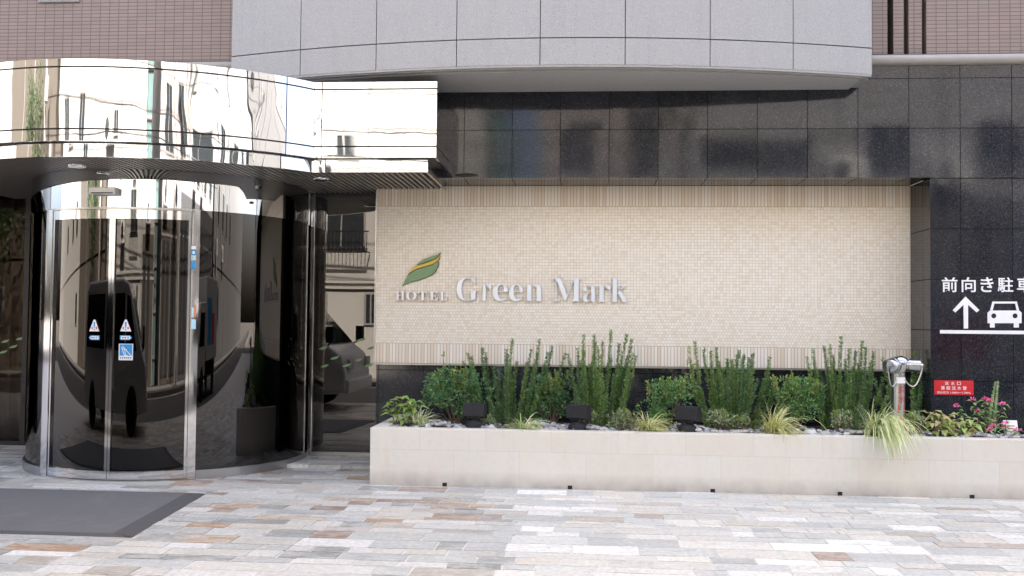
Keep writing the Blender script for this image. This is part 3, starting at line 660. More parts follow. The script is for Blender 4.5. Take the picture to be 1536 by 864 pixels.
# ------------------------------------------------------------------ plants
def vary(c, k=.25):
    c = tuple(v*k2 for v, k2 in zip(c, (2.15, 2.05, 1.9))) if c[1] < .27 else c
    f = random.uniform(1-k, 1+k); return (c[0]*f*random.uniform(.9, 1.15), c[1]*f, c[2]*f*random.uniform(.85, 1.15))
def leaf(mb, p, d, up, L, W, c, bend=.0, fold=.15):
    """leaf of four faces: folded along the rib and arched"""
    d = d.normalized(); s = d.cross(up)
    if s.length < 1e-4: s = d.cross(Vector((1, .3, 0)))
    s.normalize(); n = s.cross(d).normalized()
    a = p; m1 = p+d*L*.45+n*bend*L*.3; t = p+d*L-n*bend*L*.35; l1 = m1+s*W/2+n*W*fold; r1 = m1-s*W/2+n*W*fold
    mb.raw([a, l1, t, r1, m1], [(0, 4, 1), (1, 4, 2), (0, 3, 4), (3, 2, 4)], c)
def needle(mb, p, d, L, W, c):
    s = d.cross(Vector((random.uniform(-1, 1), random.uniform(-1, 1), random.uniform(-1, 1)))).normalized()*W/2
    mb.raw([p-s*.6, p+s*.6, p+d*L*.6+s, p+d*L, p+d*L*.6-s], [(0, 1, 2, 3, 4)], c)
RD = lambda: Vector((random.gauss(0, 1), random.gauss(0, 1), random.gauss(0, 1))).normalized()
def rosemary(label, px, tips, Y=9.62, dense=1.0):
    b = at(px, 636, Y); root = thing('rosemary_bush', (b.x, Y, .46), label, 'shrub', 'upright rosemary bushes in the planter')
    st, fo = MB(), MB()
    tips = list(tips) + [(q[0]+random.uniform(-11, 11), q[1]+random.uniform(14, 62)) for q in tips]
    for q in tips:
        tx, ty = q[0], q[1]; yy = Y+random.uniform(-.22, .26); ty += random.uniform(-6, 9); tx += random.uniform(-3, 3); t = at(tx, ty, yy)
        bx = (q[2] if len(q) > 2 else b.x*.45+at(tx, 636, yy).x*.55)
        p0 = Vector((bx, Y+(yy-Y)*.5, .47)); p3 = t; mid = Vector((p0.x*.38+p3.x*.62, p0.y*.5+p3.y*.5, p0.z*.5+p3.z*.5))
        N = 14; pts = []
        for k in range(N+1):
            u = k/N; pts.append(p0*(1-u)**2+mid*2*u*(1-u)+p3*u*u+Vector((math.sin(u*5+tx)*.014*u, 0, 0)))
        st.tube(pts, [.0045*(1-u/N*.75) for u in range(N+1)], 4, False)
        Ln = (p3-p0).length; cnt = int(Ln*640*dense)
        base_c = random.choice([(.075, .145, .045), (.055, .115, .04), (.095, .165, .055), (.065, .13, .06)])
        for k in range(cnt):
            u = random.random()**.9; i = min(int(u*N), N-1); f = u*N-i; p = pts[i].lerp(pts[i+1], f); ax = (pts[i+1]-pts[i]).normalized()
            rd = RD(); rd = (rd-ax*rd.dot(ax)).normalized()
            d = (rd*random.uniform(.7, 1.2)+ax*random.uniform(.3, 1.0)).normalized(); L = random.uniform(.022, .040)*(1.2-.5*u)
            cc = vary(base_c, .35)
            if random.random() < .06: cc = vary((.17, .22, .09), .2)
            needle(fo, p+rd*.003, d, L, random.uniform(.0045, .0072), cc)
        for s_ in range(int(Ln*9)):                                   # short side twigs fatten the lower half
            u = random.uniform(.05, .72); i = min(int(u*N), N-1); p = pts[i]; ax = (pts[i+1]-pts[i]).normalized(); rd = RD(); rd.z = abs(rd.z)*.4
            d = (rd*.45+ax).normalized(); l2 = random.uniform(.05, .13)*(1.2-u)
            for k in range(int(l2*420*dense)):
                v = random.random(); pp = p+d*l2*v; r2 = RD(); needle(fo, pp, (r2*.8+d*.7).normalized(), random.uniform(.016, .03), .0075, vary(base_c, .35))
    st.build('stems', M['bark'], root); fo.build('foliage', M['leaf'], root, cols=True)
Z = lambda L, s, ox, oy: [(ox+x/s, oy+y/s) for x, y in L]
T1 = Z([(683, 165), (712, 195), (660, 235), (790, 130), (830, 180), (870, 260), (945, 130), (965, 160), (997, 108), (1030, 220), (1080, 270), (1125, 175), (1170, 110), (1235, 150), (1265, 145), (1370, 165), (740, 290), (1220, 330), (1180, 380)], 4.548, 550, 490)
T2 = Z([(205, 140), (225, 230), (260, 72), (300, 190), (325, 42), (345, 120), (372, 65), (440, 45), (425, 190), (530, 72), (545, 180), (598, 65), (580, 200), (145, 205), (470, 330), (400, 440), (290, 250), (240, 420)], 4.548, 820, 490)
T3 = Z([(998, 88), (1075, 112), (1110, 190), (1165, 122), (1190, 230), (1235, 195), (1265, 200), (1310, 172), (1340, 190), (1385, 205)], 4.548, 820, 490) + Z([(105, 138), (135, 160), (162, 185), (200, 130), (180, 230), (265, 168), (20, 230), (70, 190), (45, 160), (275, 260)], 3.758, 1080, 490)
T4 = Z([(530, 110), (560, 230), (595, 98), (628, 100), (640, 200), (680, 52), (710, 180), (745, 128), (770, 190), (803, 52), (820, 140), (868, 118), (850, 230), (905, 260), (690, 320)], 3.758, 1080, 490)
T5 = Z([(1085, 135), (1100, 230), (1130, 190), (1142, 220), (1080, 280), (1120, 300), (925, 178), (950, 300)], 3.758, 1080, 490)
rosemary('spreading upright rosemary behind the leftmost floodlight', 758, T1)
rosemary('tallest upright rosemary behind the middle floodlight', 893, T2)
rosemary('dense upright rosemary standing right of the rightmost floodlight', 1095, T3)
rosemary('upright rosemary behind the sedge that trails over the planter edge', 1268, T4)
rosemary('dark thin rosemary behind the steel water inlet post', 1370, T5, 9.75, .8)

def bush(label, px, py, rx, rz, Y, cols, n=1700, ry=None, L=(.022, .036), sprouts=(), name='boxwood_bush', grp='round leafy bushes in the planter', wid=.62):
    c = at(px, py, Y); root = thing(name, (c.x, Y, .46), label, 'shrub', grp); st, fo = MB(), MB(); ry = ry or rx
    lob = [(Vector((random.uniform(-.78, .78), random.uniform(-.6, .5), random.uniform(-.65, .72))), random.uniform(.24, .52)) for _ in range(15)]
    for k in range(14):
        q = lob[k % len(lob)][0]; e = Vector((c.x+q.x*rx*1.1, Y+q.y*ry*1.1, c.z+q.z*rz*1.1)); b0 = Vector((c.x+random.uniform(-.04, .04), Y+random.uniform(-.04, .04), .46))
        st.tube([b0, b0.lerp(e, .5)+Vector((random.uniform(-.03, .03), 0, .02)), e], [.007, .005, .002], 5, False)
    k = 0
    while k < n:
        q, r = random.choice(lob); d = RD(); rr = r*random.uniform(.55, 1.08)**.7; v = q+d*rr
        p = Vector((c.x+v.x*rx, Y+v.y*ry, c.z+v.z*rz))
        if p.z < .47 or p.y > YT-.01: k += 1; continue
        dd = (d+RD()*.7+Vector((0, -.15, .35))); lc = vary(random.choices(cols, range(len(cols), 0, -1))[0], .3); Lf = random.uniform(*L)
        leaf(fo, p, dd, (d+RD()*.5).normalized(), Lf, Lf*wid, lc, .25); k += 1
    own = [(px+random.uniform(-.8, .8)*rx*150, py-rz*150*random.uniform(.75, 1.12)) for _ in range(9 if rx > .15 else 3)]
    for sx, sy in list(sprouts)+own:
        t = at(sx, sy, Y+random.uniform(-.1, .06)); b0 = Vector((t.x*.8+c.x*.2+random.uniform(-.02, .02), t.y, c.z+rz*.2)); st.tube([b0, t], [.003, .0015], 4, False)
        for j in range(46):
            u = random.random(); p = b0.lerp(t, u); leaf(fo, p, RD()+Vector((0, 0, .5)), RD(), random.uniform(*L), random.uniform(*L)*wid, vary((.13, .17, .05), .3), .2)
    st.build('branches', M['bark'], root); fo.build('foliage', M['leaf'], root, cols=True); return root
BC = [(.055, .125, .06), (.04, .09, .045), (.075, .155, .06), (.12, .19, .065)]
bush('dark round leafed bush at the left beside the leftmost floodlight', 682, 595, .30, .27, 9.5, BC, 3000, .26, sprouts=((665, 530), (650, 560), (692, 548)))
bush('round leafed bush between the two leftmost rosemary bushes', 823, 598, .20, .25, 9.66, BC, 1700, .2, sprouts=((838, 560),))
bush('low bright green bush behind the rightmost floodlight', 1000, 603, .25, .21, 9.5, [(.06, .14, .06), (.08, .17, .06), (.045, .10, .05), (.15, .23, .07)], 2000, .22, sprouts=((1040, 545), (1035, 520)))
bush('glossy green bush between two rosemary bushes near the steel post', 1193, 600, .30, .24, 9.5, [(.055, .125, .05), (.075, .155, .05), (.04, .09, .04), (.16, .23, .07)], 2600, .24, sprouts=((1187, 556), (1180, 565), (1222, 572)))
VC = [(.20, .24, .16), (.10, .16, .09), (.34, .36, .26), (.06, .10, .06)]
for px, py, r, lab in ((935, 630, .13, 'variegated ground cover left of the yellow sedge'), (1083, 629, .13, 'variegated ground cover right of the rightmost floodlight'), (1112, 632, .08, 'small variegated plant under the dense rosemary by the sedge'), (1262, 628, .10, 'variegated ground cover left of the sedge trailing over the edge'),
                   (1368, 633, .12, 'variegated ground cover at the foot of the steel post'), (886, 625, .06, 'tiny variegated plant right of the middle floodlight'), (733, 630, .06, 'tiny variegated plant right of the leftmost floodlight')):
    bush(lab, px, py, r, r*.75, 9.12, VC, int(3400*r), r*.8, (.016, .028), (), 'variegated_plant', 'variegated ground cover plants', .5)

def sedge(label, px, n, L, Y, cols, lean=(0, 0), hang=0, spread=1.0, up=1.0):
    b = at(px, 633, Y); root = thing('sedge', (b.x, Y, .47), label, 'plant', 'variegated sedges along the planter edge'); fo = MB()
    for k in range(n):
        a = random.uniform(0, 6.283); hg = k < hang
        if hg: a = random.gauss(-1.52, .24)
        ln = L*random.uniform(.55, 1.1)*(2.05 if hg else 1); p = Vector((b.x+random.gauss(0, .025), Y+random.gauss(0, .015), .505))
        el = random.uniform(.5, 1.35)*up if not hg else random.uniform(.75, 1.15)
        d = Vector((math.cos(a)*math.cos(el)*spread+lean[0], math.sin(a)*math.cos(el)*spread+lean[1], math.sin(el))).normalized()
        N = 9; c = vary(random.choice(cols), .18); w = random.uniform(.0065, .010); pts = [p.copy()]; g_ = random.uniform(.20, .34)*(1.15 if hg else 1)
        for i in range(N):
            d = (d+Vector((0, 0, -g_*(.25+i/N)))).normalized(); q = pts[-1]+d*ln/N
            if q.z < PZ+.012 and q.y > YP-.012 and q.y < YP+.14: q.z = PZ+.012+random.random()*.01; d.z = max(d.z, -.05)
            elif q.y >= YP+.14 and q.z < .49: q.z = .49+random.random()*.02; d.z = max(d.z, 0)
            if q.y < YP-.012 and q.z < .03: q.z = .03
            pts.append(q)
        s = Vector((-math.sin(a), math.cos(a), .25)).normalized()
        vs_ = []; 
        for i, q in enumerate(pts):
            ww = w*(1-(i/N)**2*.85)*.5; vs_ += [q-s*ww, q+s*ww]
        fo.raw(vs_, [(2*i, 2*i+1, 2*i+3, 2*i+2) for i in range(N)], c)
    fo.build('blades', M['sedge'], root, cols=True)
SG = [(.62, .64, .34), (.72, .73, .50), (.36, .46, .19), (.52, .58, .28)]
SY = [(.62, .60, .28), (.70, .68, .40), (.52, .53, .20), (.38, .43, .16)]
SW = [(.60, .64, .42), (.70, .72, .54), (.34, .43, .21), (.44, .52, .28)]
sedge('small striped sedge at the left end of the planter', 630, 120, .27, 9.08, SW)
sedge('flat spreading sedge between the two leftmost floodlights', 786, 200, .30, 9.04, SG, (0, -.1), 0, 1.4, .8)
sedge('bright yellow sedge beside the rightmost floodlight', 972, 230, .33, 9.04, SY, (.1, -.1), 0, 1.15, .85)
sedge('tousled sedge leaning right below the glossy green bush', 1158, 300, .36, 9.02, SY, (.35, -.15), 4)
sedge('large sedge trailing over the planter edge left of the steel post', 1312, 430, .35, 8.97, SG, (.06, -.27), 250)

def broad(label, px, Y, stems, L, cols, name, flowers=0, grp=None, W=.5, droop=.5, fl=(.42, .09, .26)):
    b = at(px, 636, Y); root = thing(name, (b.x, Y, .46), label, 'plant', grp); st, fo, fw = MB(), MB(), MB()
    for tx, ty in stems:
        yy = Y+random.uniform(-.10, .10); t = at(tx, ty, yy); p0 = Vector((b.x*.5+t.x*.5+random.uniform(-.03, .03), Y, .47)); mid = p0.lerp(t, .55)+Vector((0, 0, .03))
        pts = [p0, mid, t]; st.tube(pts, [.005, .004, .0025], 5, False)
        nl = max(7, int((t-p0).length*42))
        for k in range(nl):
            u = 1-(k/nl)*.85; p = mid.lerp(t, (u-.5)*2) if u > .5 else p0.lerp(mid, u*2)
            a = k*2.4+random.uniform(-.4, .4); d = Vector((math.cos(a), math.sin(a)-.25, random.uniform(-droop, .35))); lf = random.uniform(*L)
            leaf(fo, p, d, Vector((0, -.3, 1)), lf, lf*W, vary(random.choice(cols), .22), random.uniform(.2, .6), .12)
        if flowers:
            fw = MB()
            for k in range(26):
                d = RD(); d.z = abs(d.z); q = t+d*random.uniform(.012, .024); leaf(fw, q, d+RD()*.5, RD(), .018, .014, vary(fl, .3), .1)
            fw.build('flower', M['leaf'], root, cols=True)
    st.build('stems', M['bark'], root); fo.build('leaves', M['leaf'], root, cols=True)
YGc = [(.16, .25, .05), (.22, .32, .08), (.10, .18, .05), (.30, .34, .10)]
broad('broad leafed yellow green plant at the left corner of the planter', 605, 9.25, [(588, 600), (603, 594), (614, 598), (622, 603), (593, 612), (583, 615), (608, 610), (626, 612)], (.08, .13), YGc, 'broadleaf_plant', W=.45)
WL = [(.36, .36, .14), (.28, .33, .11), (.42, .36, .17), (.18, .26, .08)]
broad('wilting yellow leafed plant right of the steel post', 1420, 9.06, [(1392, 618), (1402, 615), (1412, 625), (1425, 622), (1436, 628), (1398, 630), (1446, 632), (1458, 626), (1468, 632), (1430, 640), (1452, 645), (1415, 640)], (.07, .12), WL, 'wilting_plant', W=.55, droop=1.1)
FC = [(.10, .19, .05), (.14, .24, .07), (.07, .14, .04), (.20, .28, .10)]
broad('pink flowering plant in front of the granite below the red plate', 1482, 9.22, [(1434, 610), (1458, 600), (1478, 600), (1485, 602), (1467, 618), (1504, 607)], (.055, .085), FC, 'flowering_plant', 1, W=.42)
broad('low pink flowering plant in front of the small white name plate', 1503, 9.03, [(1508, 636), (1527, 646), (1508, 642), (1490, 640), (1484, 646)], (.045, .075), FC, 'flowering_plant', 1, W=.42)
m = MB(); t0, t1 = at(1486, 640, 9.3), at(1495, 572, 9.3); ms = MB(); ms.tube([t0, t0.lerp(t1, .5)+Vector((.012, 0, 0)), t1], [.004, .0035, .002], 5, False)
WS = thing('leafy_sprig', (t0.x, t0.y, .47), 'single tall sprig of small pale leaves behind the pink flowers', 'plant')
for k in range(70):
    u = k/70; p = t0.lerp(t1, u); leaf(m, p, Vector((1 if k % 2 else -1, random.uniform(-.6, .3), .25)), Vector((0, -1, .5)), .05*(1.1-u*.6), .018, vary((.10, .16, .06) if random.random() < .8 else (.4, .42, .3), .3), .3)
ms.build('stem', M['bark'], WS); m.build('leaves', M['leaf'], WS, cols=True)

# ------------------------------------------------------------------ floodlights
def flood(label, px, yaw, tilt):
    p = at(px, 640, 9.0); base = Vector((p.x, 9.0, .525)); root = thing('floodlight', base, label, 'floodlight', 'black floodlights lighting the sign wall')
    m = MB(); m.lathe([(.085, -.05), (.085, .015), (.078, .035), (.055, .055), (.02, .062)], base, n=24); m.build('base', M['black'], root, smooth=True)
    T = Matrix.Translation(base+Vector((0, 0, .145))) @ Matrix.Rotation(R(yaw), 4, 'Z') @ Matrix.Rotation(R(tilt), 4, 'X') @ Matrix.Scale(.86, 4)
    m = MB(); m.box(-.012, .012, -.012, .012, -.11, -.02, Matrix.Translation(base+Vector((0, 0, .145)))); m.box(-.05, .05, -.02, .02, -.085, -.07, T); m.build('bracket', M['black'], root, bevel=.003)
    m = MB(); m.lathe([(.018, 0), (.018, .014), (.008, .016)], T @ Vector((.05, 0, -.078)), T.to_3x3() @ Vector((1, 0, 0)), 12); m.build('knob', M['dark'], root); m = MB(); m.lathe([(.018, 0), (.018, .014), (.008, .016)], T @ Vector((-.05, 0, -.078)), T.to_3x3() @ Vector((-1, 0, 0)), 12); m.build('knob', M['dark'], root)
    m = MB(); m.tube([base+Vector((.06, -.02, .01)), base+Vector((.12, -.03, .03)), base+Vector((.2, .05, -.01)), base+Vector((.3, .15, -.02))], .006, 6); m.build('cable', M['dark'], root)
    vs_ = [T @ Vector(v) for v in ((-.115, -.045, -.065), (.115, -.045, -.065), (.115, -.03, .078), (-.115, -.03, .078), (-.13, .10, -.08), (.13, .10, -.08), (.13, .06, .088), (-.13, .06, .088))]
    m = MB(); m.raw(vs_, [(0, 1, 2, 3), (5, 4, 7, 6), (4, 0, 3, 7), (1, 5, 6, 2), (3, 2, 6, 7), (4, 5, 1, 0)]); hs = m.build('housing', M['black'], root, bevel=.008)
    m = MB(); vv = [T @ Vector(v) for v in ((.112, .098, -.06), (-.112, .098, -.06), (-.112, .066, .075), (.112, .066, .075))]; m.raw([v + (T.to_3x3() @ Vector((0, .006, 0))) for v in vv], [(0, 1, 2, 3)]); m.build('lens', M['lamp'], hs)
flood('black floodlight in front of the dark bush, leftmost of three', 711, -4, -6)
flood('black floodlight in front of the tallest rosemary, middle of three', 866, -22, -4)
flood('black floodlight beside the yellow sedge, rightmost of three', 1031, -26, -5)

# ------------------------------------------------------------------ fire brigade water inlet
pb = at(1347.5, 640, 9.1); FI = thing('water_inlet', (pb.x, 9.1, .46), 'polished steel twin water inlet post with red lettering', 'standpipe')
m = MB(); m.lathe([(.064, 0), (.064, .02), (.0585, .025), (.0585, .60), (.064, .605), (.064, .625), (.05, .63)], (pb.x, 9.1, .47), n=32); m.build('post', M['brushed'], FI, smooth=True)
hc = Vector((pb.x+.005, 9.08, 1.142))
m = MB(); m.lathe([(.05, -.075), (.062, -.06), (.078, -.03), (.086, .005), (.082, .035), (.062, .065), (.02, .082)], hc, n=28); bd = m.build('body', M['inlet'], FI, smooth=True)
for d, ln, r in ((Vector((-.78, -.62, -.08)).normalized(), 0.165, .067), (Vector((.93, -.36, -.03)).normalized(), 0.18, .054)):
    m = MB(); m.lathe([(.05, .0), (r*.92, .03), (r*.95, .08), (r*1.08, .085), (r*1.08, .10), (r, .105), (r, ln-.01), (r*.9, ln), (r*.45, ln+.002), (r*.4, ln+.02), (.01, ln+.022)], hc, d, 26)
    nz = m.build('nozzle', M['inlet'], FI, smooth=True)
    e = hc+d*(ln+.012); s = 1 if d.x > 0 else -1; a = Vector((pb.x+s*.035, 9.035, 1.01)); pts = []
    for k in range(13):
        u = k/12; pts.append(e.lerp(a, u)+Vector((s*.01*math.sin(u*3.14), -.01, -.115*math.sin(u*math.pi)**.9)))
    c = MB(); c.tube(pts, .0065, 6); c.build('chain', M['brushed'], nz, smooth=True)
m = MB(); m.box(pb.x-.04, pb.x+.04, 9.024, 9.04, .975, 1.03); m.build('name_tag', M['white'], FI, bevel=.003)
cylf = lambda rr: (lambda u, v, w: (pb.x+(rr+w)*math.sin((u-pb.x)/rr), 9.1-(rr+w)*math.cos((u-pb.x)/rr), v))
m = MB(); xo = pb.x+.012
for ch, z in (('送', .885), ('水', .80), ('口', .715)): put_text(m, ch, xo-.033, xo+.033, z, z+.066, 0, .0012, .012, cylf(.0592))
for k, ch in enumerate('連結送水'): put_text(m, ch, xo-.02, xo+.02, .65-.042*k, .65-.042*k+.036, 0, .0012, .008, cylf(.0592))
m.build('lettering', M['redtext'], FI)

# ------------------------------------------------------------------ signs
YS = YT-.03
SG_ = thing('hotel_sign', (-.75, YT, 1.70), 'raised metal letters HOTEL Green Mark with a green leaf emblem on the mosaic wall', 'sign')
def xat(px): return at(px, 435, YS).x
zb, zc_, zx = 1.708, 1.944, 1.875
cap = lambda ch: chr((0x1D400 if ch.isupper() else 0x1D41A-32-65+65) + (ord(ch)-65 if ch.isupper() else ord(ch)-97+32)) 
def bold(ch): return chr(0x1D400+ord(ch)-65) if ch.isupper() else chr(0x1D41A+ord(ch)-97)
s6 = 1536/290
def shade_letter_sides(o):  # sides coloured darker than the faces, standing in for shadow along the letter edges
    for p in o.data.polygons:
        if p.normal.y > -.7: p.material_index = 1
    return o
for ch, a, b, z0, z1 in (('G', 80, 250, zb-.004, zc_), ('r', 276, 356, zb, zx), ('e', 367, 488, zb-.004, zx), ('e', 496, 608, zb-.004, zx), ('n', 624, 766, zb, zx), ('M', 842, 1070, zb, zc_), ('a', 1083, 1192, zb-.004, zx), ('r', 1200, 1304, zb, zx), ('k', 1306, 1442, zb, zc_+.008)):
    m = MB(); put_text(m, bold(ch), xat(670+a/s6), xat(670+b/s6), z0, z1, YT-.014, .02, -.009 if ch in 'Mk' else -.011); shade_letter_sides(m.build('letter', [M['letter'], M['letter_side']], SG_))
for ch, a, b in (('H', 104, 216), ('O', 232, 356), ('T', 372, 478), ('E', 510, 608), ('L', 632, 718)):
    m = MB(); put_text(m, bold(ch), xat(580+a/7.858), xat(580+b/7.858), 1.706, 1.797, YT-.016, .02, .007); shade_letter_sides(m.build('letter', [M['letter_cream'], M['letter_side']], SG_))
def e5(x, y): p = at(580+x/7.858, 360+y/7.858, YS); return (p.x, p.z)
wallf = lambda u, v, d: (u, YT-d, v)
grn = [(188, 540), (215, 522), (280, 490), (380, 470), (450, 445), (530, 410), (575, 365), (603, 300), (608, 250), (580, 270), (530, 299), (440, 327), (370, 346), (320, 366), (285, 392), (245, 428), (215, 470)]
yel = [(245, 418), (285, 378), (320, 355), (370, 333), (440, 314), (530, 288), (580, 258), (612, 225), (624, 182), (585, 222), (520, 254), (430, 283), (350, 304), (305, 336), (265, 380)]
up_ = [(352, 288), (430, 271), (520, 240), (585, 208), (615, 180), (634, 140), (600, 173), (520, 198), (440, 224), (390, 255)]
m = MB(); m.prism([e5(*q) for q in grn], wallf, .028, .010); em = m.build('leaf_emblem', M['green'], SG_)
m = MB(); m.prism([e5(*q) for q in up_], wallf, .028, .010); m.build('leaf_top', M['green'], em)
m = MB(); m.prism([e5(*q) for q in yel], wallf, .029, .010); m.build('yellow_stripe', M['yellow'], em)
m = MB()
for q in (grn, up_, yel):
    cx_ = sum(p[0] for p in q)/len(q); m.prism([e5(p[0]+(p[0]-cx_)*.03+2, p[1]+5) for p in q], wallf, .0095 - .001*(q is up_) - .002*(q is yel), .001)
m.build('emblem_edge_shadow', M['emblem_edge_shade'], em)  # brown copies shifted down and right: painted shadow and edge lines

def e1(x, y): p = at(1300+x/6.508, 400+y/6.508, YG-.003); return (p.x, p.z)
PS = thing('parking_sign', (3.75, YG, 1.42), 'white Japanese parking notice with arrow and car pictogram on black granite', 'sign')
gf = lambda u, v, d: (u, YG-d, v)
for ch, a, b in (('前', 735, 886), ('向', 928, 1064), ('き', 1112, 1238), ('駐', 1280, 1430), ('車', 1468, 1618)):
    m = MB(); q0, q1 = e1(a, 248), e1(b, 104); put_text(m, ch, q0[0], q1[0], q0[1], q1[1], YG-.001, .003, .013); m.build('character', M['white'], PS)
def epoly(name, pts): 
    m = MB(); m.prism([e1(*q) for q in pts], gf, .004, .001); return m.build(name, M['white'], PS)
epoly('arrow', [(965, 292), (840, 425), (866, 447), (945, 372), (948, 604), (990, 604), (990, 372), (1074, 446), (1100, 424)])
epoly('baseline', [(716, 618), (716, 652), (2300, 668), (2300, 632)])
m = MB()
def ring(outer, hole_pts):
    pass
carp = [(1205, 428), (1228, 340), (1466, 340), (1488, 428), (1512, 448), (1512, 552), (1486, 552), (1486, 594), (1436, 594), (1436, 552), (1250, 552), (1250, 594), (1204, 594), (1204, 552), (1180, 552), (1180, 450)]
win = [(1230, 422), (1246, 360), (1450, 360), (1464, 422)]
# car drawn as body plus roof frame so that windscreen and lamps stay open
body = [(1180, 450), (1205, 428), (1488, 428), (1512, 448), (1512, 552), (1486, 552), (1486, 594), (1436, 594), (1436, 552), (1250, 552), (1250, 594), (1204, 594), (1204, 552), (1180, 552)]
m.prism([e1(*q) for q in body], gf, .004, .001)
for q in ([(1205, 427), (1228, 340), (1248, 340), (1246, 360), (1230, 427)], [(1464, 427), (1450, 360), (1446, 340), (1466, 340), (1488, 427)], [(1249, 340), (1247, 360), (1449, 360), (1445, 340)]): m.prism([e1(*p) for p in q], gf, .004, .001)
cp = m.build('car_pictogram', M['white'], PS)
for cx_ in (1240, 1448): m = MB(); m.prism([e1(cx_+24*math.cos(t*math.pi/10), 480+24*math.sin(t*math.pi/10)) for t in range(20)], gf, .0055, .0042); m.build('lamp_dot', M['black'], cp)
m = MB(); q0, q1 = at(1401, 592, YG), at(1460, 571, YG); m.box(q0.x, q1.x, YG-.006, YG-.001, q0.z, q1.z)
RS = m.build('red_plate', M['red'], base=((q0.x+q1.x)/2, YG, q0.z), bevel=.001); tag(RS, 'small red plate with white Japanese lettering on the black granite', 'sign')
m = MB(); w, h = q1.x-q0.x, q1.z-q0.z; cx_ = (q0.x+q1.x)/2
for k, ch in enumerate('送水口'): x = q0.x+w*(.27+.155*k); put_text(m, ch, x, x+w*.095, q0.z+h*.68, q0.z+h*.91, YG-.0055, .002, .012)
for k, ch in enumerate('連結送水管'): x = q0.x+w*(.17+.138*k); put_text(m, ch, x, x+w*.10, q0.z+h*.35, q0.z+h*.61, YG-.0055, .002, .012)
put_text(m, '送水圧力 1.0MPa〜1.7MPa', q0.x+w*.07, q0.x+w*.92, q0.z+h*.09, q0.z+h*.25, YG-.0055, .002, .012)
m.build('lettering', M['white'], RS)
m = MB(); q0, q1 = at(1507, 651, 9.15), at(1527, 631, 9.15); T = Matrix.Translation(((q0.x+q1.x)/2, 9.15, q0.z)) @ Matrix.Rotation(R(-14), 4, 'X')
m.box(-.062, .062, -.004, .004, -.03, .125, T); NP = m.build('name_plate', M['white'], bevel=.003); tag(NP, 'small white plate stuck in the soil behind the low pink flowers', 'sign')
m = MB(); m.box(-.035, .035, -.0055, -.0045, .07, .078, T); m.box(-.02, .03, -.0055, -.0045, .045, .053, T); m.build('lettering', M['redtext'], NP)

# ------------------------------------------------------------------ across the street (seen in the mirrors)
YO = -4.3
def window(mb_par, x0, x1, z0, z1, rail=False, mat='winglass'):
    m = MB(); f = .05
    for a in ((x0, x0+f, z0, z1), (x1-f, x1, z0, z1), (x0+f, x1-f, z0, z0+f), (x0+f, x1-f, z1-f, z1), ((x0+x1)/2-.02, (x0+x1)/2+.02, z0+f, z1-f)): m.box(a[0], a[1], YO-.03, YO+.03, a[2], a[3])
    w = m.build('window', M['wframe'], mb_par); m = MB(); m.box(x0+f, x1-f, YO-.02, YO+.012, z0+f, z1-f); m.build('pane', M[mat], w)
    if rail:
        m = MB(); k = x0-.12
        while k < x1+.12: m.box(k, k+.014, YO+.25, YO+.264, z0-.12, z0+.42); k += .1
        for z in (z0-.13, z0+.42): m.box(x0-.14, x1+.14, YO+.24, YO+.275, z, z+.03)
        m.box(x0-.14, x0-.11, YO+.031, YO+.24, z0-.13, z0-.1); m.box(x1+.11, x1+.14, YO+.031, YO+.24, z0-.13, z0-.1)
        m.build('railing', M['dark'], w)
def house(label, x0, x1, h, mat, wins, bands=(), depth=7):
    o = thing('street_building', ((x0+x1)/2, YO-depth/2, 0), label, 'building'); m = MB(); m.box(x0, x1, YO-depth, YO, -.1, h); m.build('wall', M[mat], o)
    m = MB(); m.box(x0-.05, x1+.05, YO-depth-.05, YO+.06, h, h+.18); m.build('parapet', M['concrete'], o)
    for z in bands: mb = MB(); mb.box(x0, x1, YO+.001, YO+.045, z, z+.07); mb.build('ledge', M[mat], o)
    for w in wins: window(o, *w)
    return o
house('cream rendered house across the street, mirrored in the flat glass beside the door', -12.4, -2.5, 10.5, 'cream', [(-7.05, -5.75, 3.35, 4.35, True), (-7.15, -6.75, 1.35, 2.2), (-5.75, -5.4, 1.35, 2.2), (-5.75, -5.3, 5.15, 5.75), (-9.6, -9.0, 4.6, 6.2), (-10.6, -10.1, 1.3, 2.2), (-3.6, -3.0, 1.2, 2.2), (-11.6, -10.9, 5.2, 6.2)], (2.3, 2.45))
house('pinkish house across the street mirrored in the curved canopy', -1.2, 2.3, 11.5, 'pink', [(-.6, .3, 4.9, 6.4), (1.0, 1.8, 5.0, 6.6), (-.7, .4, 1.5, 2.6), (.9, 1.8, 1.2, 2.6)], (3.3,))
house('pale grey block across the street mirrored in the granite wall', 2.45, 13.5, 11.0, 'greyw', [(2.75, 5.3, 5.15, 5.95), (6.4, 7.6, 4.9, 6.3), (9.0, 10.2, 4.9, 6.3), (3.2, 4.6, 1.4, 2.5), (6.4, 8.0, 1.2, 2.5), (11.4, 12.6, 4.9, 6.3)], (3.4,))
house('brown house down the street at the left of the mirrored row', -24, -12.9, 10.0, 'brownf', [(-17.2, -16.0, 4.2, 5.4), (-20.4, -18.8, 4.2, 5.4), (-17.4, -16.2, 1.2, 2.3)], (3.1,))
house('tall dark grey block far down the street at the right', 14.2, 60, 11.0, 'dgrey', [(16, 17.4, 4.6, 6), (19.5, 21, 4.6, 6), (23, 24.5, 4.6, 6), (16, 18, 1.2, 2.6), (27, 29, 4.6, 6)], (3.2,))
house('long cream block far down the street at the left', -60, -24.3, 10.5, 'cream', [(-28, -26.4, 4.2, 5.4), (-32, -30.4, 4.2, 5.4), (-27, -25.6, 1.2, 2.3), (-40, -38, 4.2, 5.4)], (3.1,))
o = thing('stair_tower', (-1.85, YO-1.5, 0), 'narrow teal glazed strip between cream and pink houses across the street', 'building')
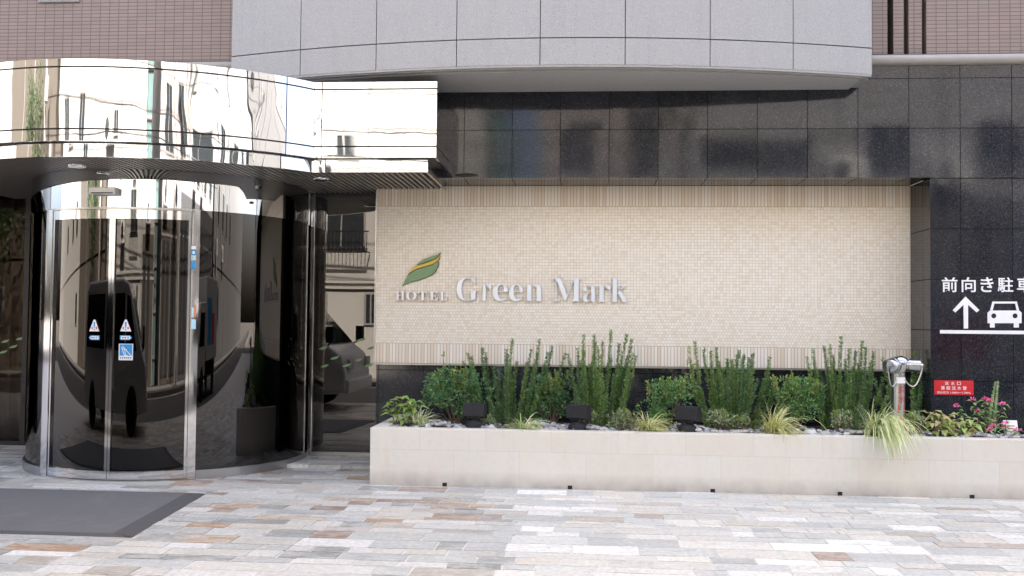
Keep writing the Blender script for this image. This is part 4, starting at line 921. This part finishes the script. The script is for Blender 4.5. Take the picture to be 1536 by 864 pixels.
m = MB(); m.box(-2.42, -1.95, YO-2.5, YO-.3, 0, 7.6); m.build('wall', M['teal'], o); m = MB()
for k in range(7): m.box(-2.43, -1.94, YO-.29, YO-.26, 1.0*k+.6, 1.0*k+.68)
m.build('frame', M['wframe'], o)
def extras(o, pipes, acs):
    for x in pipes:
        m = MB(); m.tube([(x, YO+.07, .1), (x, YO+.07, 10)], .045, 8); m.build('downpipe', M['copper'], o, smooth=True)
    for x, z in acs:
        m = MB(); m.box(x, x+.8, YO+.03, YO+.36, z, z+.56); ac = m.build('air_conditioner', M['white'], o, bevel=.02); m = MB(); m.lathe([(.2, 0), (.22, .015), (.03, .02)], (x+.3, YO+.361, z+.28), (0, 1, 0), 20); m.build('fan_grille', M['gapm'], ac, smooth=True)
def front(o, x0, x1, h, mat):
    m = MB(); m.box(x0, x1, YO+.002, YO+.035, 0, h); m.build('shop_front', M[mat], o)
    m = MB(); k = x0+.2
    while k < x1-.5: m.box(k, k+.5, YO+.036, YO+.06, .2, h-.5); k += .75
    m.build('shutter', M['gapm'], o)
ob = [o for o in bpy.data.objects if o.name.startswith('street_building') and o.parent is None]
for o in ob:
    x = o.location.x
    if -8 < x < -7: extras(o, (-12.2, -8.1, -4.9), ((-9.0, 3.1), (-4.1, 3.5), (-6.6, 5.0))); front(o, -4.7, -2.6, 3.3, 'brownf')
    elif 0 < x < 1: extras(o, (.65, 2.1), ((-.9, 4.0), (1.1, 4.0))); front(o, -1.1, 2.0, 3.7, 'brownf')
    elif 7 < x < 9: extras(o, (2.6, 5.9, 8.4), ((5.6, 4.7), (8.0, 4.7))); front(o, 2.7, 13.3, 4.5, 'shutterm')
    elif x > 20: extras(o, (15, 18.5, 22, 26), ((15.2, 3.5), (19.5, 3.5)))
    else: extras(o, (x-1.5, x+1.5), ())
def pole(label, x):
    o = thing('utility_pole', (x, -2.9, -.01), label, 'pole', 'utility poles across the street'); m = MB(); m.tube([(x, -2.9, -.01), (x, -2.9, 8.6)], [.15, .11], 14); m.build('shaft', M['copper'], o, smooth=True)
    m = MB(); m.box(x-.04, x+.04, -3.6, -2.0, 7.9, 7.98); m.box(x-.04, x+.04, -3.4, -2.2, 7.1, 7.17); m.build('crossarm', M['copper'], o)
    m = MB(); m.lathe([(.02, 0), (.2, .03), (.2, .55), (.02, .6)], (x+.3, -2.7, 6.0), n=16); m.build('transformer', M['copper'], o, smooth=True)
pole('concrete utility pole beside the brown house across the street', -13.6); pole('concrete utility pole across the street in front of the grey block', 13.9); pole('concrete utility pole across the street between pink and grey houses', 1.75)
for k, (y, z, sg) in enumerate(((-2.1, 7.95, .5), (-3.5, 7.95, .7), (-2.3, 7.1, 1.0), (-3.3, 7.1, .35), (-2.85, 6.2, .8), (-2.95, 5.4, .5))):
    m = MB(); m.tube([(-13.6+27.5*i/24, y, z-sg*4*(i/24)*(1-i/24)) for i in range(25)], .012 if k < 4 else .02, 5); m2 = m.build('overhead_wire', M['dark'])
    tag(m2, 'dark overhead wire sagging along the street in the mirrored view', 'wire', 'overhead wires along the street')

ST = thing('street_tree', (-16.5, -3.3, -.01), 'green street tree in front of the brown house across the street', 'tree')
m = MB(); m.tube([(-16.5, -3.3, -.01), (-16.45, -3.3, 2.0), (-16.55, -3.25, 4.2)], [.14, .11, .07], 10)
for k in range(7): a = k*.9; m.tube([(-16.5, -3.28, 2.4+.3*k), (-16.5+math.cos(a)*.9, -3.28+math.sin(a)*.7, 3.3+.35*k)], [.05, .02], 6)
m.build('trunk', M['bark'], ST, smooth=True); m = MB()
lo = [(Vector((random.uniform(-1, 1), random.uniform(-.7, .7), random.uniform(-1.7, 1.9))), random.uniform(.5, .9)) for _ in range(14)]
for k in range(3600):
    q, rr = random.choice(lo); d = RD(); p = Vector((-16.5, -3.3, 5.0))+q+d*rr*random.uniform(.4, 1.05); leaf(m, p, d+RD()*.8, RD(), random.uniform(.09, .15), .07, vary((.022, .045, .014), .35), .2)
m.build('crown', M['leaf'], ST, cols=True)

def wheel(par, x, y, z, r, out):
    m = MB(); d = Vector((0, out, 0)); m.lathe([(r*.62, -.09), (r*.95, -.09), (r, -.06), (r, .06), (r*.95, .09), (r*.62, .09)], (x, y, z), d, 26); w = m.build('wheel', M['rubber'], par, smooth=True)
    m = MB(); m.lathe([(.02, .05), (r*.3, .075), (r*.58, .06), (r*.62, .088), (r*.55, .09)][::1], (x, y, z), d, 22); m.build('rim', M['brushed'], w, smooth=True)
# van standing at the left, nose to the right
VX, VYc = -3.82, 4.45; zr = 0.0
V = thing('parked_van', (VX-2.3, VYc, zr), 'white van with black windows mirrored in the glass beside the door', 'van')
def wv(z): return .86-.10*max(0, (z-1.05)/1.0)**1.4
prof = [(0, .32), (-.02, .62), (-.10, .92), (-.30, 1.06), (-.95, 1.78), (-1.15, 1.93), (-1.5, 1.99), (-4.3, 1.98), (-4.62, 1.88), (-4.70, 1.2), (-4.70, .34), (-4.1, .30), (-.3, .28)]
m = MB(); n = len(prof); zz = [p[1] for p in prof]
vs_ = [(VX+x, VYc+s*wv(z), zr+z) for s in (-1, 1) for x, z in prof]
m.raw(vs_, [tuple(range(n)), tuple(range(n, 2*n))[::-1]] + [(i, n+i, n+(i+1) % n, (i+1) % n) for i in range(n)]); m.build('body', M['vanpaint'], V, bevel=.05, seg=3)
for s in (-1, 1):
    for q in ([(-.62, 1.08), (-1.22, 1.08), (-1.22, 1.78), (-1.05, 1.76)], [(-1.34, 1.08), (-2.6, 1.08), (-2.6, 1.80), (-1.34, 1.80)], [(-2.72, 1.08), (-4.45, 1.08), (-4.40, 1.80), (-2.72, 1.80)]):
        m = MB(); m.raw([(VX+x, VYc+s*(wv(z)+.012), zr+z) for x, z in q], [(0, 1, 2, 3)]); m.build('side_window', M['autoglass'], V)
m = MB(); m.raw([(VX-.33+.02, VYc-.74, 1.10), (VX-.33+.02, VYc+.74, 1.10), (VX-.93+.02, VYc+.70, 1.77), (VX-.93+.02, VYc-.70, 1.77)], [(0, 1, 2, 3)]); m.build('windscreen', M['autoglass'], V)
for s in (-1, 1):
    wheel(V, VX-.85, VYc+s*.78, .33, .33, s); wheel(V, VX-3.7, VYc+s*.78, .33, .33, s)
    m = MB(); m.box(VX-.03, VX+.02, VYc+s*.62-.14, VYc+s*.62+.14, .68, .86); m.build('headlight', M['lamp'], V, bevel=.02)
    m = MB(); yy = VYc+s*1.02; m.box(VX-.30, VX-.18, yy-.09, yy+.09, 1.12, 1.38); m.tube([(VX-.35, VYc+s*.8, 1.05), (VX-.25, yy, 1.12)], .015, 6); m.build('wing_mirror', M['black'], V, bevel=.02)
m = MB(); m.box(VX-.06, VX+.035, VYc-.84, VYc+.84, .30, .52); m.build('bumper', M['vanpaint'], V, bevel=.03)
# small box truck down the road
TX, TY = 3.0, .9
T_ = thing('box_truck', (TX+2.4, TY, -.12), 'small white box truck mirrored in the curved door glass', 'truck')
pr = [(0, .45), (0, 1.0), (.22, 1.75), (.4, 1.92), (1.45, 1.95), (1.45, .45)]; n = len(pr)
m = MB(); vs_ = [(TX+x, TY+s*.84, z-.12) for s in (-1, 1) for x, z in pr]; m.raw(vs_, [tuple(range(n))[::-1], tuple(range(n, 2*n))] + [(i, (i+1) % n, n+(i+1) % n, n+i) for i in range(n)]); m.build('cab', M['vanpaint'], T_, bevel=.04)
m = MB(); m.raw([(TX-.008+.02, TY-.74, .96), (TX-.008+.02, TY+.74, .96), (TX+.195, TY+.72, 1.58), (TX+.195, TY-.72, 1.58)], [(0, 3, 2, 1)]); m.build('windscreen', M['autoglass'], T_)
for s in (-1, 1):
    m = MB(); m.raw([(TX+.25, TY+s*.853, .95), (TX+1.25, TY+s*.853, .95), (TX+1.25, TY+s*.853, 1.6), (TX+.42, TY+s*.853, 1.6)], [(0, 1, 2, 3)]); m.build('side_window', M['autoglass'], T_)
    wheel(T_, TX+.75, TY+s*.76, .22, .34, s); wheel(T_, TX+3.6, TY+s*.76, .22, .34, s)
    m = MB(); m.box(TX-.02, TX+.02, TY+s*.6-.13, TY+s*.6+.13, .5, .66); m.build('headlight', M['lamp'], T_, bevel=.015)
m = MB(); m.box(TX+1.55, TX+4.7, TY-.92, TY+.92, .62, 2.35); cb = m.build('cargo_box', M['vanpaint'], T_, bevel=.03)
m = MB()
for s in (-1, 1): m.cur = 0; m.box(TX+1.9, TX+2.9, TY+s*.925-.004, TY+s*.925+.004, .95, 1.9); m.cur = 1; m.box(TX+3.0, TX+3.8, TY+s*.925-.004, TY+s*.925+.004, .95, 1.6)
m.build('colour_panel', [M['blue'], M['redtext']], cb)
m = MB(); m.box(TX+.1, TX+4.6, TY-.4, TY+.4, .28, .61); m.build('chassis', M['dark'], T_)
